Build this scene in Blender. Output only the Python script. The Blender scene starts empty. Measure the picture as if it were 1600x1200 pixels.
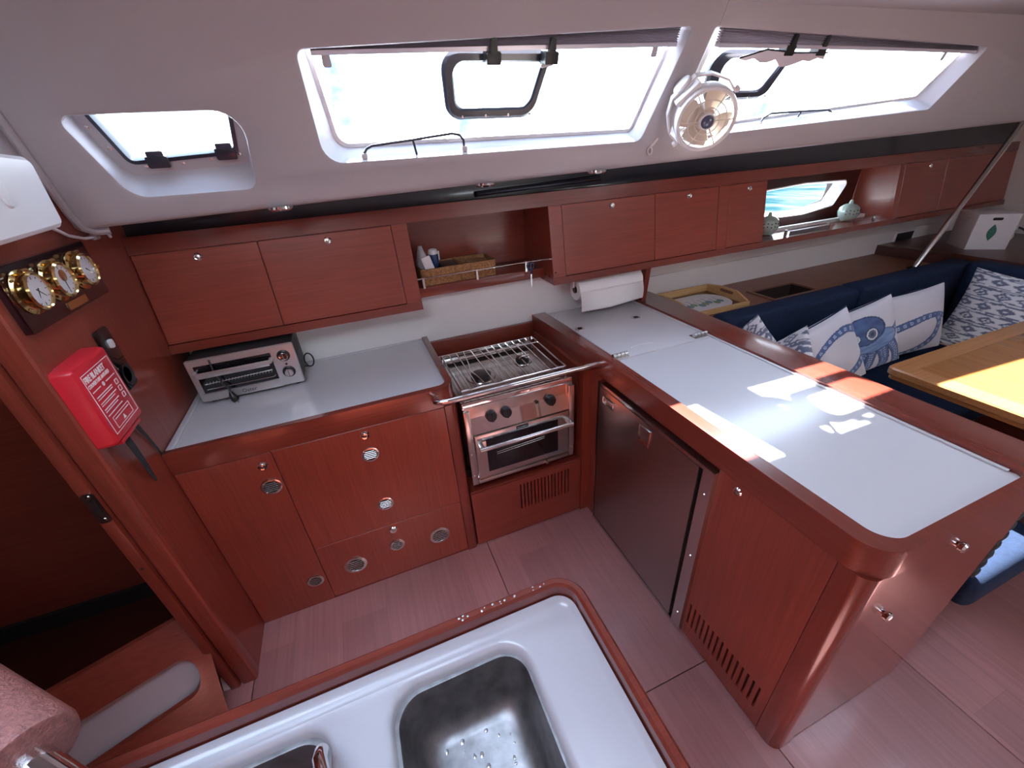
import bpy, bmesh, math, random
from mathutils import Vector as V, Matrix, noise as mnoise
from mathutils.geometry import tessellate_polygon

PI = math.pi
R = math.radians
random.seed(7)
SC = bpy.context.scene
COL = SC.collection

# ---------------------------------------------------------------- camera
cam = bpy.data.cameras.new('camera')
cam.sensor_width = 36.0
cam.lens = 36.0 * 644.57 / 1600.0
cam.clip_start = 0.02
cam.clip_end = 2000
co = bpy.data.objects.new('camera', cam)
COL.objects.link(co)
co.location = (0, 0, 1.65)
co.rotation_euler = (R(60.3707), R(3.5992), R(-21.5195))
SC.camera = co

# ---------------------------------------------------------------- world, sun, exposure
SC.view_settings.view_transform = 'Standard'
SC.view_settings.look = 'None'
SC.view_settings.exposure = 0.55
SC.view_settings.gamma = 1.0
SC.view_settings.use_curve_mapping = False
SC.cycles.use_denoising = True
SC.cycles.max_bounces = 10
SC.cycles.diffuse_bounces = 6
SC.cycles.glossy_bounces = 5
SC.cycles.transparent_max_bounces = 12
SC.cycles.sample_clamp_indirect = 8.0
SC.cycles.caustics_reflective = True
SC.cycles.blur_glossy = 0.6

SKY = 9.0
w = bpy.data.worlds.new('sky')
SC.world = w
w.use_nodes = True
nt = w.node_tree
nt.nodes.clear()
wo = nt.nodes.new('ShaderNodeOutputWorld')
bg = nt.nodes.new('ShaderNodeBackground')
tc = nt.nodes.new('ShaderNodeTexCoord')
sx = nt.nodes.new('ShaderNodeSeparateXYZ')
rp = nt.nodes.new('ShaderNodeValToRGB')
rp.color_ramp.elements[0].position = 0.0
rp.color_ramp.elements[0].color = (0.90, 0.95, 1.0, 1)
rp.color_ramp.elements[1].position = 1.0
rp.color_ramp.elements[1].color = (0.56, 0.73, 1.0, 1)
nt.links.new(tc.outputs['Generated'], sx.inputs[0])
nt.links.new(sx.outputs['Z'], rp.inputs[0])
nt.links.new(rp.outputs[0], bg.inputs['Color'])
bg.inputs['Strength'].default_value = SKY
nt.links.new(bg.outputs[0], wo.inputs[0])

sun = bpy.data.lights.new('sun', 'SUN')
sun.energy = 62.0
sun.angle = R(0.6)
sun.color = (1.0, 0.95, 0.86)
so = bpy.data.objects.new('sun', sun)
COL.objects.link(so)
so.location = (3, 8, 10)
so.rotation_euler = V((-0.225, -0.885, -1.0)).to_track_quat('-Z', 'Y').to_euler()

# ---------------------------------------------------------------- materials
def new_mat(name):
    m = bpy.data.materials.new(name)
    m.use_nodes = True
    n = m.node_tree
    b = n.nodes['Principled BSDF']
    return m, n, b

def pm(name, col, rough=0.5, metal=0.0, coat=0.0, spec=0.5, bump=0.0, bscale=200.0, var=0.0, vscale=6.0,
       aniso=None, emit=None):
    m, n, b = new_mat(name)
    b.inputs['Base Color'].default_value = (*col, 1)
    b.inputs['Roughness'].default_value = rough
    b.inputs['Metallic'].default_value = metal
    b.inputs['Coat Weight'].default_value = coat
    b.inputs['Coat Roughness'].default_value = 0.08
    b.inputs['Specular IOR Level'].default_value = spec
    if emit:
        b.inputs['Emission Color'].default_value = (*emit[0], 1)
        b.inputs['Emission Strength'].default_value = emit[1]
    if bump or var:
        t = n.nodes.new('ShaderNodeTexCoord')
    if var:
        nz = n.nodes.new('ShaderNodeTexNoise')
        nz.inputs['Scale'].default_value = vscale
        nz.inputs['Detail'].default_value = 5
        n.links.new(t.outputs['Object'], nz.inputs['Vector'])
        cr = n.nodes.new('ShaderNodeValToRGB')
        cr.color_ramp.elements[0].position = 0.3
        cr.color_ramp.elements[1].position = 0.7
        cr.color_ramp.elements[0].color = (*[c * (1 - var) for c in col], 1)
        cr.color_ramp.elements[1].color = (*[min(1, c * (1 + var)) for c in col], 1)
        n.links.new(nz.outputs['Fac'], cr.inputs[0])
        n.links.new(cr.outputs[0], b.inputs['Base Color'])
    if bump:
        nb = n.nodes.new('ShaderNodeTexNoise')
        nb.inputs['Scale'].default_value = bscale
        nb.inputs['Detail'].default_value = 3
        n.links.new(t.outputs['Object'], nb.inputs['Vector'])
        bp = n.nodes.new('ShaderNodeBump')
        bp.inputs['Strength'].default_value = bump
        bp.inputs['Distance'].default_value = 0.002
        n.links.new(nb.outputs['Fac'], bp.inputs['Height'])
        n.links.new(bp.outputs[0], b.inputs['Normal'])
    return m

def wood(name, dark, light, axis, rough=0.3, coat=0.35, scale=1.0, planks=None):
    """varnished veneer: fine stretched noise along one axis"""
    m, n, b = new_mat(name)
    t = n.nodes.new('ShaderNodeTexCoord')
    mp = n.nodes.new('ShaderNodeMapping')
    s = [70 * scale, 70 * scale, 70 * scale]
    s[axis] = 2.0 * scale
    mp.inputs['Scale'].default_value = s
    n.links.new(t.outputs['Object'], mp.inputs['Vector'])
    nz = n.nodes.new('ShaderNodeTexNoise')
    nz.inputs['Scale'].default_value = 1.6
    nz.inputs['Detail'].default_value = 6
    nz.inputs['Roughness'].default_value = 0.65
    nz.inputs['Distortion'].default_value = 0.4
    n.links.new(mp.outputs[0], nz.inputs['Vector'])
    cr = n.nodes.new('ShaderNodeValToRGB')
    cr.color_ramp.elements[0].position = 0.25
    cr.color_ramp.elements[0].color = (*dark, 1)
    cr.color_ramp.elements[1].position = 0.75
    cr.color_ramp.elements[1].color = (*light, 1)
    n.links.new(nz.outputs['Fac'], cr.inputs[0])
    # broad tone changes
    n2 = n.nodes.new('ShaderNodeTexNoise')
    n2.inputs['Scale'].default_value = 3.0
    n2.inputs['Detail'].default_value = 2
    n.links.new(t.outputs['Object'], n2.inputs['Vector'])
    mx = n.nodes.new('ShaderNodeMix')
    mx.data_type = 'RGBA'
    mx.blend_type = 'MULTIPLY'
    mx.inputs[0].default_value = 0.35
    n.links.new(cr.outputs[0], mx.inputs[6])
    n.links.new(n2.outputs['Fac'], mx.inputs[7])
    out = mx.outputs[2]
    if planks:
        bk = n.nodes.new('ShaderNodeTexBrick')
        bk.inputs['Color1'].default_value = (0.72, 0.70, 0.70, 1)
        bk.inputs['Color2'].default_value = (1, 1, 1, 1)
        bk.inputs['Mortar'].default_value = (0.75, 0.72, 0.72, 1)
        bk.inputs['Scale'].default_value = 1.0
        bk.inputs['Mortar Size'].default_value = 0.0012
        bk.inputs['Brick Width'].default_value = planks[0]
        bk.inputs['Row Height'].default_value = planks[1]
        mb = n.nodes.new('ShaderNodeMapping')
        mb.inputs['Rotation'].default_value = (0, 0, planks[2])
        n.links.new(t.outputs['Object'], mb.inputs['Vector'])
        n.links.new(mb.outputs[0], bk.inputs['Vector'])
        m2 = n.nodes.new('ShaderNodeMix')
        m2.data_type = 'RGBA'
        m2.blend_type = 'MULTIPLY'
        m2.inputs[0].default_value = 0.8
        n.links.new(out, m2.inputs[6])
        n.links.new(bk.outputs['Color'], m2.inputs[7])
        out = m2.outputs[2]
    n.links.new(out, b.inputs['Base Color'])
    b.inputs['Roughness'].default_value = rough
    b.inputs['Coat Weight'].default_value = coat
    b.inputs['Coat Roughness'].default_value = 0.12
    return m

def thin_glass(name, tint=(0.95, 0.98, 1.0), refl=0.6):
    m = bpy.data.materials.new(name)
    m.use_nodes = True
    n = m.node_tree
    n.nodes.clear()
    o = n.nodes.new('ShaderNodeOutputMaterial')
    tr = n.nodes.new('ShaderNodeBsdfTransparent')
    tr.inputs[0].default_value = (*tint, 1)
    gl = n.nodes.new('ShaderNodeBsdfGlossy')
    gl.inputs['Roughness'].default_value = 0.02
    fr = n.nodes.new('ShaderNodeFresnel')
    ge = n.nodes.new('ShaderNodeNewGeometry')
    io = n.nodes.new('ShaderNodeMapRange')          # same Fresnel on both faces of the thin pane
    io.inputs['To Min'].default_value = 1.45
    io.inputs['To Max'].default_value = 1 / 1.45
    n.links.new(ge.outputs['Backfacing'], io.inputs['Value'])
    n.links.new(io.outputs['Result'], fr.inputs[0])
    mu = n.nodes.new('ShaderNodeMath')
    mu.operation = 'MULTIPLY'
    mu.inputs[1].default_value = refl
    mx = n.nodes.new('ShaderNodeMixShader')
    n.links.new(fr.outputs[0], mu.inputs[0])
    n.links.new(mu.outputs[0], mx.inputs[0])
    n.links.new(tr.outputs[0], mx.inputs[1])
    n.links.new(gl.outputs[0], mx.inputs[2])
    n.links.new(mx.outputs[0], o.inputs[0])
    return m

def vcol_mat(name, rough=0.9, bump=0.25):
    m, n, b = new_mat(name)
    a = n.nodes.new('ShaderNodeVertexColor')
    a.layer_name = 'Col'
    n.links.new(a.outputs[0], b.inputs['Base Color'])
    b.inputs['Roughness'].default_value = rough
    b.inputs['Sheen Weight'].default_value = 0.15
    t = n.nodes.new('ShaderNodeTexCoord')
    nb = n.nodes.new('ShaderNodeTexNoise')
    nb.inputs['Scale'].default_value = 260
    n.links.new(t.outputs['Object'], nb.inputs['Vector'])
    bp = n.nodes.new('ShaderNodeBump')
    bp.inputs['Strength'].default_value = bump
    bp.inputs['Distance'].default_value = 0.002
    n.links.new(nb.outputs['Fac'], bp.inputs['Height'])
    n.links.new(bp.outputs[0], b.inputs['Normal'])
    return m

MD, ML = (0.215, 0.036, 0.021), (0.345, 0.067, 0.041)
M = {}
M['wood_x'] = wood('mahogany grain along', MD, ML, 0)
M['wood_y'] = wood('mahogany grain across', MD, ML, 1)
M['wood_z'] = wood('mahogany grain upright', MD, ML, 2)
M['rim_x'] = wood('mahogany solid along', (0.165, 0.028, 0.017), (0.245, 0.045, 0.029), 0, rough=0.25, coat=0.5)
M['rim_y'] = wood('mahogany solid across', (0.165, 0.028, 0.017), (0.245, 0.045, 0.029), 1, rough=0.25, coat=0.5)
M['rim_z'] = wood('mahogany solid upright', (0.165, 0.028, 0.017), (0.245, 0.045, 0.029), 2, rough=0.25, coat=0.5)
M['dark_wood'] = wood('dark toned wood', (0.045, 0.008, 0.005), (0.075, 0.014, 0.008), 0, rough=0.35)  # darkened mahogany; settee base and passage box carry shade in this tone
M['board'] = pm('dark lacquered board', (0.018, 0.004, 0.006), 0.15, coat=0.8)
M['sole'] = wood('cabin sole', (0.42, 0.195, 0.19), (0.57, 0.275, 0.265), 1, rough=0.40, coat=0.3, scale=0.6,
                 planks=(0.62, 0.18, PI / 2))
M['table_wood'] = wood('honey table veneer', (0.28, 0.10, 0.028), (0.42, 0.16, 0.048), 1, rough=0.22, coat=0.6)
M['table_rim'] = wood('honey table edge', (0.36, 0.145, 0.05), (0.50, 0.21, 0.075), 0, rough=0.22, coat=0.6)
M['pine'] = wood('pine tray', (0.55, 0.33, 0.13), (0.70, 0.45, 0.20), 0, rough=0.5, coat=0.1)
M['shelf_wood'] = wood('teak shelf', (0.19, 0.075, 0.045), (0.26, 0.105, 0.06), 0, rough=0.45, coat=0.1)
M['white_top'] = pm('white laminate', (0.60, 0.59, 0.615), 0.22, coat=0.2, var=0.02, vscale=2)
M['sink_white'] = pm('white sink gelcoat', (0.47, 0.46, 0.485), 0.25, coat=0.2)
M['splash'] = pm('white splashback', (0.74, 0.73, 0.72), 0.35, var=0.02, vscale=3)
M['liner'] = pm('cream moulded liner', (0.37, 0.335, 0.36), 0.42, bump=0.06, bscale=500)  # cream greyed down; its backlit shade is put into the colour
M['panel_white'] = pm('white hull panel', (0.66, 0.62, 0.60), 0.5, bump=0.05, bscale=300)
M['navy_band'] = pm('navy leatherette', (0.010, 0.014, 0.028), 0.22, coat=0.3, bump=0.1, bscale=90)
M['steel'] = pm('brushed stainless', (0.62, 0.60, 0.58), 0.22, 1.0)
M['steel_dark'] = pm('satin stainless door', (0.42, 0.38, 0.36), 0.33, 1.0, bump=0.04, bscale=400)
M['chrome'] = pm('chrome', (0.80, 0.79, 0.78), 0.06, 1.0)
M['brass'] = pm('brass', (0.72, 0.50, 0.20), 0.14, 1.0)
M['black'] = pm('black plastic', (0.010, 0.010, 0.012), 0.35)
M['black_gloss'] = pm('black glass', (0.006, 0.006, 0.008), 0.05, coat=0.5)
M['slot'] = pm('dark slot', (0.012, 0.004, 0.003), 0.9)
M['gap'] = pm('dark recess', (0.015, 0.006, 0.005), 0.8)
M['grey_frame'] = pm('grey aluminium', (0.42, 0.40, 0.43), 0.4, 0.3)
M['port_frame'] = pm('dark port frame', (0.020, 0.024, 0.040), 0.3, coat=0.3)
M['white_plastic'] = pm('white plastic', (0.72, 0.71, 0.74), 0.35)
M['cream_plastic'] = pm('cream plastic', (0.62, 0.53, 0.44), 0.35)
M['cream_ring'] = pm('cream enamel', (0.66, 0.62, 0.62), 0.3, coat=0.3)
M['red'] = pm('red plastic', (0.62, 0.020, 0.035), 0.35, coat=0.1)
M['print_white'] = pm('white print', (0.85, 0.80, 0.80), 0.6)
M['print_black'] = pm('black print', (0.02, 0.02, 0.02), 0.6)
M['paper'] = pm('paper', (0.86, 0.84, 0.83), 0.9, bump=0.4, bscale=90)
M['cork'] = pm('cork', (0.30, 0.15, 0.065), 0.9, var=0.45, vscale=140, bump=0.5, bscale=150)
M['navy_fabric'] = pm('navy upholstery', (0.012, 0.020, 0.045), 0.92, spec=0.12, bump=0.4, bscale=420, var=0.15, vscale=60)
M['grey_fabric'] = pm('charcoal piping', (0.03, 0.035, 0.04), 0.9, bump=0.5, bscale=80)
M['print_cloth'] = vcol_mat('printed cushion cloth')
M['ceramic'] = pm('celadon ceramic', (0.33, 0.42, 0.38), 0.18, coat=0.5)
def cloth_trans(name, col, k):
    m = bpy.data.materials.new(name)
    m.use_nodes = True
    n = m.node_tree
    n.nodes.clear()
    o = n.nodes.new('ShaderNodeOutputMaterial')
    d = n.nodes.new('ShaderNodeBsdfDiffuse')
    d.inputs[0].default_value = (*col, 1)
    t = n.nodes.new('ShaderNodeBsdfTranslucent')
    t.inputs[0].default_value = (*col, 1)
    mx = n.nodes.new('ShaderNodeMixShader')
    mx.inputs[0].default_value = k
    n.links.new(d.outputs[0], mx.inputs[1])
    n.links.new(t.outputs[0], mx.inputs[2])
    n.links.new(mx.outputs[0], o.inputs[0])
    return m
M['blind'] = cloth_trans('pleated blind', (0.50, 0.46, 0.50), 0.35)
M['blind_rail'] = pm('blind aluminium', (0.60, 0.58, 0.66), 0.3, 0.4)
M['tape'] = pm('clear torn tape', (0.62, 0.56, 0.62), 0.25)
M['glass'] = thin_glass('window acrylic', (0.93, 0.97, 1.0))
M['oven_glass'] = pm('oven glass', (0.012, 0.007, 0.006), 0.06, coat=0.5)
M['dial_glass'] = thin_glass('dial glass', (1, 1, 1), 0.9)
M['dial'] = pm('dial face', (0.72, 0.70, 0.72), 0.5, var=0.06, vscale=30)
M['leather'] = pm('brown leather', (0.27, 0.10, 0.085), 0.30, bump=1.0, bscale=330, var=0.3, vscale=160)
M['rope'] = pm('white cord', (0.62, 0.60, 0.55), 0.7)
M['toaster_body'] = pm('brushed toaster panel', (0.60, 0.57, 0.57), 0.32, 0.75)
M['toaster_shell'] = pm('dark shell and shade', (0.035, 0.035, 0.037), 0.45, 0.2)  # dark shell; shadow below the locker is put into the tone too
M['toaster_side'] = pm('grey enamel side', (0.16, 0.17, 0.17), 0.45, 0.3)
M['carton'] = pm('white carton', (0.62, 0.60, 0.62), 0.6)
M['green'] = pm('green print', (0.03, 0.14, 0.10), 0.6)
M['bottle_blue'] = pm('blue bottle', (0.02, 0.05, 0.14), 0.25, coat=0.4)
M['plastic_bag'] = pm('clear plastic bag', (0.42, 0.42, 0.45), 0.2, bump=0.6, bscale=25)
M['grey_bin'] = pm('grey lining board', (0.42, 0.36, 0.37), 0.6)
M['plate'] = pm('printed tray top', (0.62, 0.62, 0.66), 0.3)
M['teal'] = pm('teal print', (0.12, 0.24, 0.28), 0.5)
M['leafgreen'] = pm('olive print', (0.20, 0.28, 0.14), 0.5)
M['deck'] = pm('white deck', (0.70, 0.70, 0.70), 0.6)
M['blue_canvas'] = pm('blue canvas', (0.10, 0.28, 0.55), 0.8, var=0.6, vscale=22)

def sea_mat():
    m, n, b = new_mat('sea')
    t = n.nodes.new('ShaderNodeTexCoord')
    mp = n.nodes.new('ShaderNodeMapping')
    mp.inputs['Scale'].default_value = (1.0, 0.45, 1)
    n.links.new(t.outputs['Object'], mp.inputs[0])
    nz = n.nodes.new('ShaderNodeTexNoise')
    nz.inputs['Scale'].default_value = 1.6
    nz.inputs['Detail'].default_value = 6
    n.links.new(mp.outputs[0], nz.inputs['Vector'])
    cr = n.nodes.new('ShaderNodeValToRGB')
    cr.color_ramp.elements[0].position = 0.40
    cr.color_ramp.elements[0].color = (0.007, 0.023, 0.027, 1)
    cr.color_ramp.elements[1].position = 0.60
    cr.color_ramp.elements[1].color = (0.050, 0.060, 0.062, 1)
    n.links.new(nz.outputs['Fac'], cr.inputs[0])
    n.links.new(cr.outputs[0], b.inputs['Base Color'])
    b.inputs['Roughness'].default_value = 0.5
    b.inputs['Specular IOR Level'].default_value = 0.0
    bp = n.nodes.new('ShaderNodeBump')
    bp.inputs['Strength'].default_value = 0.9
    bp.inputs['Distance'].default_value = 0.25
    n.links.new(nz.outputs['Fac'], bp.inputs['Height'])
    n.links.new(bp.outputs[0], b.inputs['Normal'])
    return m
M['sea'] = sea_mat()

# ---------------------------------------------------------------- object helpers
ORG = {}

def link(o):
    COL.objects.link(o)
    return o

def tag(o, label=None, cat=None, group=None, kind=None):
    if label: o['label'] = label
    if cat: o['category'] = cat
    if group: o['group'] = group
    if kind: o['kind'] = kind
    return o

def thing(name, label, cat, loc=(0, 0, 0), mat4=None, group=None, kind=None):
    """an Empty at the thing's base; with mat4 its parts are built in local space"""
    o = link(bpy.data.objects.new(name, None))
    o.empty_display_size = 0.05
    if mat4 is not None:
        o.matrix_world = mat4
        ORG[o.name] = V((0, 0, 0))
    else:
        o.location = loc
        ORG[o.name] = V(loc)
    return tag(o, label, cat, group, kind)

class MB:
    def __init__(s):
        s.bm = bmesh.new()

    def face(s, pts):
        try:
            return s.bm.faces.new([s.bm.verts.new(p) for p in pts])
        except ValueError:
            return None

    def box(s, x0, x1, y0, y1, z0, z1, b=0.0, seg=2):
        r = bmesh.ops.create_cube(s.bm, size=1)
        vs = r['verts']
        for v in vs:
            v.co = V(((x0 + x1) / 2 + v.co.x * (x1 - x0), (y0 + y1) / 2 + v.co.y * (y1 - y0),
                      (z0 + z1) / 2 + v.co.z * (z1 - z0)))
        if b > 0:
            es = list({e for v in vs for e in v.link_edges})
            bmesh.ops.bevel(s.bm, geom=es, offset=b, segments=seg, affect='EDGES', profile=0.6, clamp_overlap=True)
        return s

    def loft(s, loops, cap0=True, cap1=True, closed=True):
        rows = [[s.bm.verts.new(p) for p in lp] for lp in loops]
        n = len(rows[0])
        for a, b in zip(rows[:-1], rows[1:]):
            for i in range(n if closed else n - 1):
                j = (i + 1) % n
                try:
                    s.bm.faces.new((a[i], a[j], b[j], b[i]))
                except ValueError:
                    pass
        if cap0: s.bm.faces.new(rows[0][::-1])
        if cap1: s.bm.faces.new(rows[-1])
        return s

    def prism(s, pts, f, a, b, bev=0.0, seg=2):
        """pts 2d outline, f(u,v,w)->xyz, extruded from w=a to w=b"""
        bot = [s.bm.verts.new(f(u, v, a)) for u, v in pts]
        top = [s.bm.verts.new(f(u, v, b)) for u, v in pts]
        n = len(pts)
        fs = [s.bm.faces.new(bot[::-1]), s.bm.faces.new(top)]
        for i in range(n):
            j = (i + 1) % n
            fs.append(s.bm.faces.new((bot[i], bot[j], top[j], top[i])))
        if bev > 0:
            es = [e for e in fs[1].edges]
            bmesh.ops.bevel(s.bm, geom=es, offset=bev, segments=seg, affect='EDGES', profile=0.6, clamp_overlap=True)
        return s

    def tube(s, pts, r, n=10, closed=False):
        pts = [V(p) for p in pts]
        m = len(pts)
        rr = r if isinstance(r, (list, tuple)) else [r] * m
        loops = []
        up = None
        for i in range(m):
            if closed:
                d = (pts[(i + 1) % m] - pts[i - 1]).normalized()
            else:
                d = (pts[min(i + 1, m - 1)] - pts[max(i - 1, 0)]).normalized()
            if up is None:
                up = V((0, 0, 1)) if abs(d.z) < 0.9 else V((1, 0, 0))
            a = d.cross(up).normalized()
            c = a.cross(d).normalized()
            up = c
            loops.append([pts[i] + a * (rr[i] * math.cos(2 * PI * k / n)) + c * (rr[i] * math.sin(2 * PI * k / n))
                          for k in range(n)])
        if closed:
            loops.append(loops[0])
            s.loft(loops, False, False)
        else:
            s.loft(loops)
        return s

    def lathe(s, prof, f, n=24, caps=(True, True)):
        """prof (r,h); f(x,y,h)->xyz"""
        loops = []
        for r, h in prof:
            loops.append([V(f(max(r, 1e-5) * math.cos(2 * PI * k / n), max(r, 1e-5) * math.sin(2 * PI * k / n), h))
                          for k in range(n)])
        s.loft(loops, caps[0], caps[1])
        return s

    def ring(s, outer, inner, vec):
        """solid frame between two 3d loops, extruded by vec"""
        vec = V(vec)
        n = len(outer)
        A = [s.bm.verts.new(V(p)) for p in outer]
        B = [s.bm.verts.new(V(p)) for p in inner]
        A2 = [s.bm.verts.new(V(p) + vec) for p in outer]
        B2 = [s.bm.verts.new(V(p) + vec) for p in inner]
        for i in range(n):
            j = (i + 1) % n
            s.bm.faces.new((A[i], A[j], B[j], B[i]))
            s.bm.faces.new((A2[j], A2[i], B2[i], B2[j]))
            s.bm.faces.new((A[j], A[i], A2[i], A2[j]))
            s.bm.faces.new((B[i], B[j], B2[j], B2[i]))
        return s

    def plate_holes(s, outer, holes, f):
        """flat tessellated face, 2d loops through f(u,v)->xyz; returns nothing"""
        loops = [[V((u, v, 0)) for u, v in lp] for lp in [outer] + holes]
        flat = [p for lp in loops for p in lp]
        vs = [s.bm.verts.new(f(p.x, p.y)) for p in flat]
        for t in tessellate_polygon(loops):
            try:
                s.bm.faces.new([vs[i] for i in t])
            except ValueError:
                pass
        return s

    def sphere(s, c, r, sc=(1, 1, 1), u=16, v=10):
        q = bmesh.ops.create_uvsphere(s.bm, u_segments=u, v_segments=v, radius=r)
        for vt in q['verts']:
            vt.co = V((c[0] + vt.co.x * sc[0], c[1] + vt.co.y * sc[1], c[2] + vt.co.z * sc[2]))
        return s

    def xf(s, m):
        bmesh.ops.transform(s.bm, matrix=m, verts=s.bm.verts)
        return s

    def build(s, name, mat, parent=None, smooth=35, weld=False):
        if weld:
            bmesh.ops.remove_doubles(s.bm, verts=s.bm.verts, dist=1e-5)
        bmesh.ops.recalc_face_normals(s.bm, faces=s.bm.faces)
        co = [v.co for v in s.bm.verts]
        lo = V((min(c.x for c in co), min(c.y for c in co), min(c.z for c in co)))
        hi = V((max(c.x for c in co), max(c.y for c in co), max(c.z for c in co)))
        c = (lo + hi) / 2
        bmesh.ops.translate(s.bm, vec=-c, verts=s.bm.verts)
        me = bpy.data.meshes.new(name)
        s.bm.to_mesh(me)
        s.bm.free()
        me.materials.append(M[mat] if isinstance(mat, str) else mat)
        if smooth:
            me.shade_smooth()
            me.set_sharp_from_angle(angle=R(smooth))
        o = link(bpy.data.objects.new(name, me))
        if parent:
            o.parent = parent
            o.location = c - ORG[parent.name]
        else:
            o.location = c
        ORG[o.name] = c
        return o

def dup(o, parent=None, delta=None):
    c = o.copy()
    link(c)
    if parent is not None:
        c.parent = parent
    if delta is not None:
        c.location = o.location + V(delta)
    ORG[c.name] = ORG[o.name] + (V(delta) if delta is not None else V((0, 0, 0)))
    for ch in [x for x in bpy.data.objects if x.parent == o]:
        dup(ch, c)
    return c

def text_part(name, body, size, mat4, mat, parent, extrude=0.0004, align='LEFT', sx=1.0, bold=0.0):
    cu = bpy.data.curves.new(name, 'FONT')
    cu.body = body
    cu.size = size
    cu.extrude = extrude
    cu.align_x = align
    cu.offset = bold
    cu.resolution_u = 2
    to = link(bpy.data.objects.new('tmp_text', cu))
    bpy.context.view_layer.update()
    dg = bpy.context.evaluated_depsgraph_get()
    me = bpy.data.meshes.new_from_object(to.evaluated_get(dg))
    bpy.data.objects.remove(to)
    b = MB()
    b.bm.from_mesh(me)
    bpy.data.meshes.remove(me)
    b.xf(mat4 @ Matrix.Diagonal((sx, 1, 1, 1)))
    return b.build(name, mat, parent, smooth=0)

def rpoly(pts, rad, n=6):
    """rounded 2d polygon"""
    out = []
    m = len(pts)
    rr = rad if isinstance(rad, (list, tuple)) else [rad] * m
    for i in range(m):
        p = V((*pts[i], 0)); a = V((*pts[i - 1], 0)); b = V((*pts[(i + 1) % m], 0))
        r = rr[i]
        if r <= 0:
            out.append((p.x, p.y)); continue
        d1 = (a - p).normalized(); d2 = (b - p).normalized()
        ang = d1.angle(d2)
        t = min(r / math.tan(ang / 2), 0.49 * (a - p).length, 0.49 * (b - p).length)
        r2 = t * math.tan(ang / 2)
        cen = p + (d1 + d2).normalized() * (r2 / math.sin(ang / 2))
        s0 = p + d1 * t - cen; s1 = p + d2 * t - cen
        for k in range(n + 1):
            q = s0.lerp(s1, k / n)
            # true arc
            full = s0.angle(s1)
            ax = s0.cross(s1)
            if ax.length < 1e-12:
                q = s0
            else:
                q = Matrix.Rotation(full * k / n, 3, ax.normalized()) @ s0
            out.append((cen.x + q.x, cen.y + q.y))
    return out

def inset(poly, d):
    """inset a 2d polygon (ccw or cw) by d towards its inside"""
    n = len(poly)
    A = sum(poly[i][0] * poly[(i + 1) % n][1] - poly[(i + 1) % n][0] * poly[i][1] for i in range(n))
    sg = 1 if A > 0 else -1
    out = []
    for i in range(n):
        p0, p1, p2 = V(poly[i - 1]), V(poly[i]), V(poly[(i + 1) % n])
        e1 = (p1 - p0); e2 = (p2 - p1)
        if e1.length < 1e-9: e1 = e2
        if e2.length < 1e-9: e2 = e1
        n1 = V((-e1.y, e1.x)).normalized() * sg
        n2 = V((-e2.y, e2.x)).normalized() * sg
        b = (n1 + n2)
        if b.length < 1e-6:
            b = n1
        b = b.normalized()
        k = d / max(0.35, b.dot(n1))
        q = p1 + b * k
        out.append((q.x, q.y))
    return out

XY = lambda u, v, w: (u, v, w)
XZ = lambda u, v, w: (u, w, v)      # u=x v=z, extruded along y
YZ = lambda u, v, w: (w, u, v)      # u=y v=z, extruded along x

# ================================================================ the setting
def wall(name, bm, mat, smooth=35, **k):
    o = bm.build(name, mat, None, smooth, **k)
    o['kind'] = 'structure'
    return o

XB = -0.69           # bulkhead face
ZC = 0.885           # worktop
# ---- cabin sole: panels with open joints
fl = MB().box(-2.6, 4.6, -1.75, 1.9, -0.05, -0.006)
floor = wall('floor', fl, 'gap')
def sole(x0, x1, y0, y1):
    MB().box(x0 + .0015, x1 - .0015, y0 + .0015, y1 - .0015, -0.02, 0.0, 0.001, 1).build('floor_panel', 'sole', floor)
for a in ((-0.70, 0.29, 0.528, 1.9), (0.29, 0.87, 0.528, 1.9), (-0.70, 0.87, -1.75, 0.528), (0.87, 1.48, -1.75, 1.9),
          (1.48, 2.6, -1.75, 1.9), (2.6, 4.6, -1.75, 1.9), (-2.6, -0.70, -1.75, 1.9)):
    sole(*a)

# ---- coachroof side (inner liner with window openings)
LT = V((0, -0.302, 0.953))
LN = V((0, 0.953, 0.302))
L0 = V((0, 1.56, 1.55))
def LP(u, v, d=0.0):           # u along x, v up the liner, d outboard
    return V((u, 0, 0)) + L0 + LT * v + LN * d
def lv(z):                     # z on the liner plane -> v
    return (z - 1.55) / 0.953
def lvd(z, d):                 # z at depth d
    return (z - 1.55 - d * 0.302) / 0.953

w1_open = rpoly([(-0.008, lv(1.905)), (-0.004, lv(1.648)), (1.132, lv(1.648)), (1.235, lv(1.966))], [.02, .055, .03, .012])
w2_open = rpoly([(1.334, lv(1.966)), (1.262, lv(1.645)), (2.82, lv(1.694)), (2.965, lv(1.922))], [.012, .03, .03, .012])
po_open = rpoly([(-0.580, lv(1.785)), (-0.520, lv(1.600)), (-0.215, lv(1.598)), (-0.186, lv(1.785))], [.02, .055, .03, .06])
DW, DP = 0.07, 0.075
w1_in = rpoly([(0.010, lvd(1.955, DW)), (0.040, lvd(1.690, DW)), (1.128, lvd(1.682, DW)), (1.230, lvd(1.995, DW))], [.02, .045, .03, .012])
w2_in = rpoly([(1.405, lvd(1.995, DW)), (1.330, lvd(1.672, DW)), (2.775, lvd(1.745, DW)), (2.955, lvd(1.960, DW))], [.012, .03, .03, .012])
po_in = rpoly([(-0.595, lvd(1.87, DP)), (-0.528, lvd(1.655, DP)), (-0.215, lvd(1.668, DP)), (-0.172, lvd(1.87, DP))], [.02, .05, .035, .06])

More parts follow.
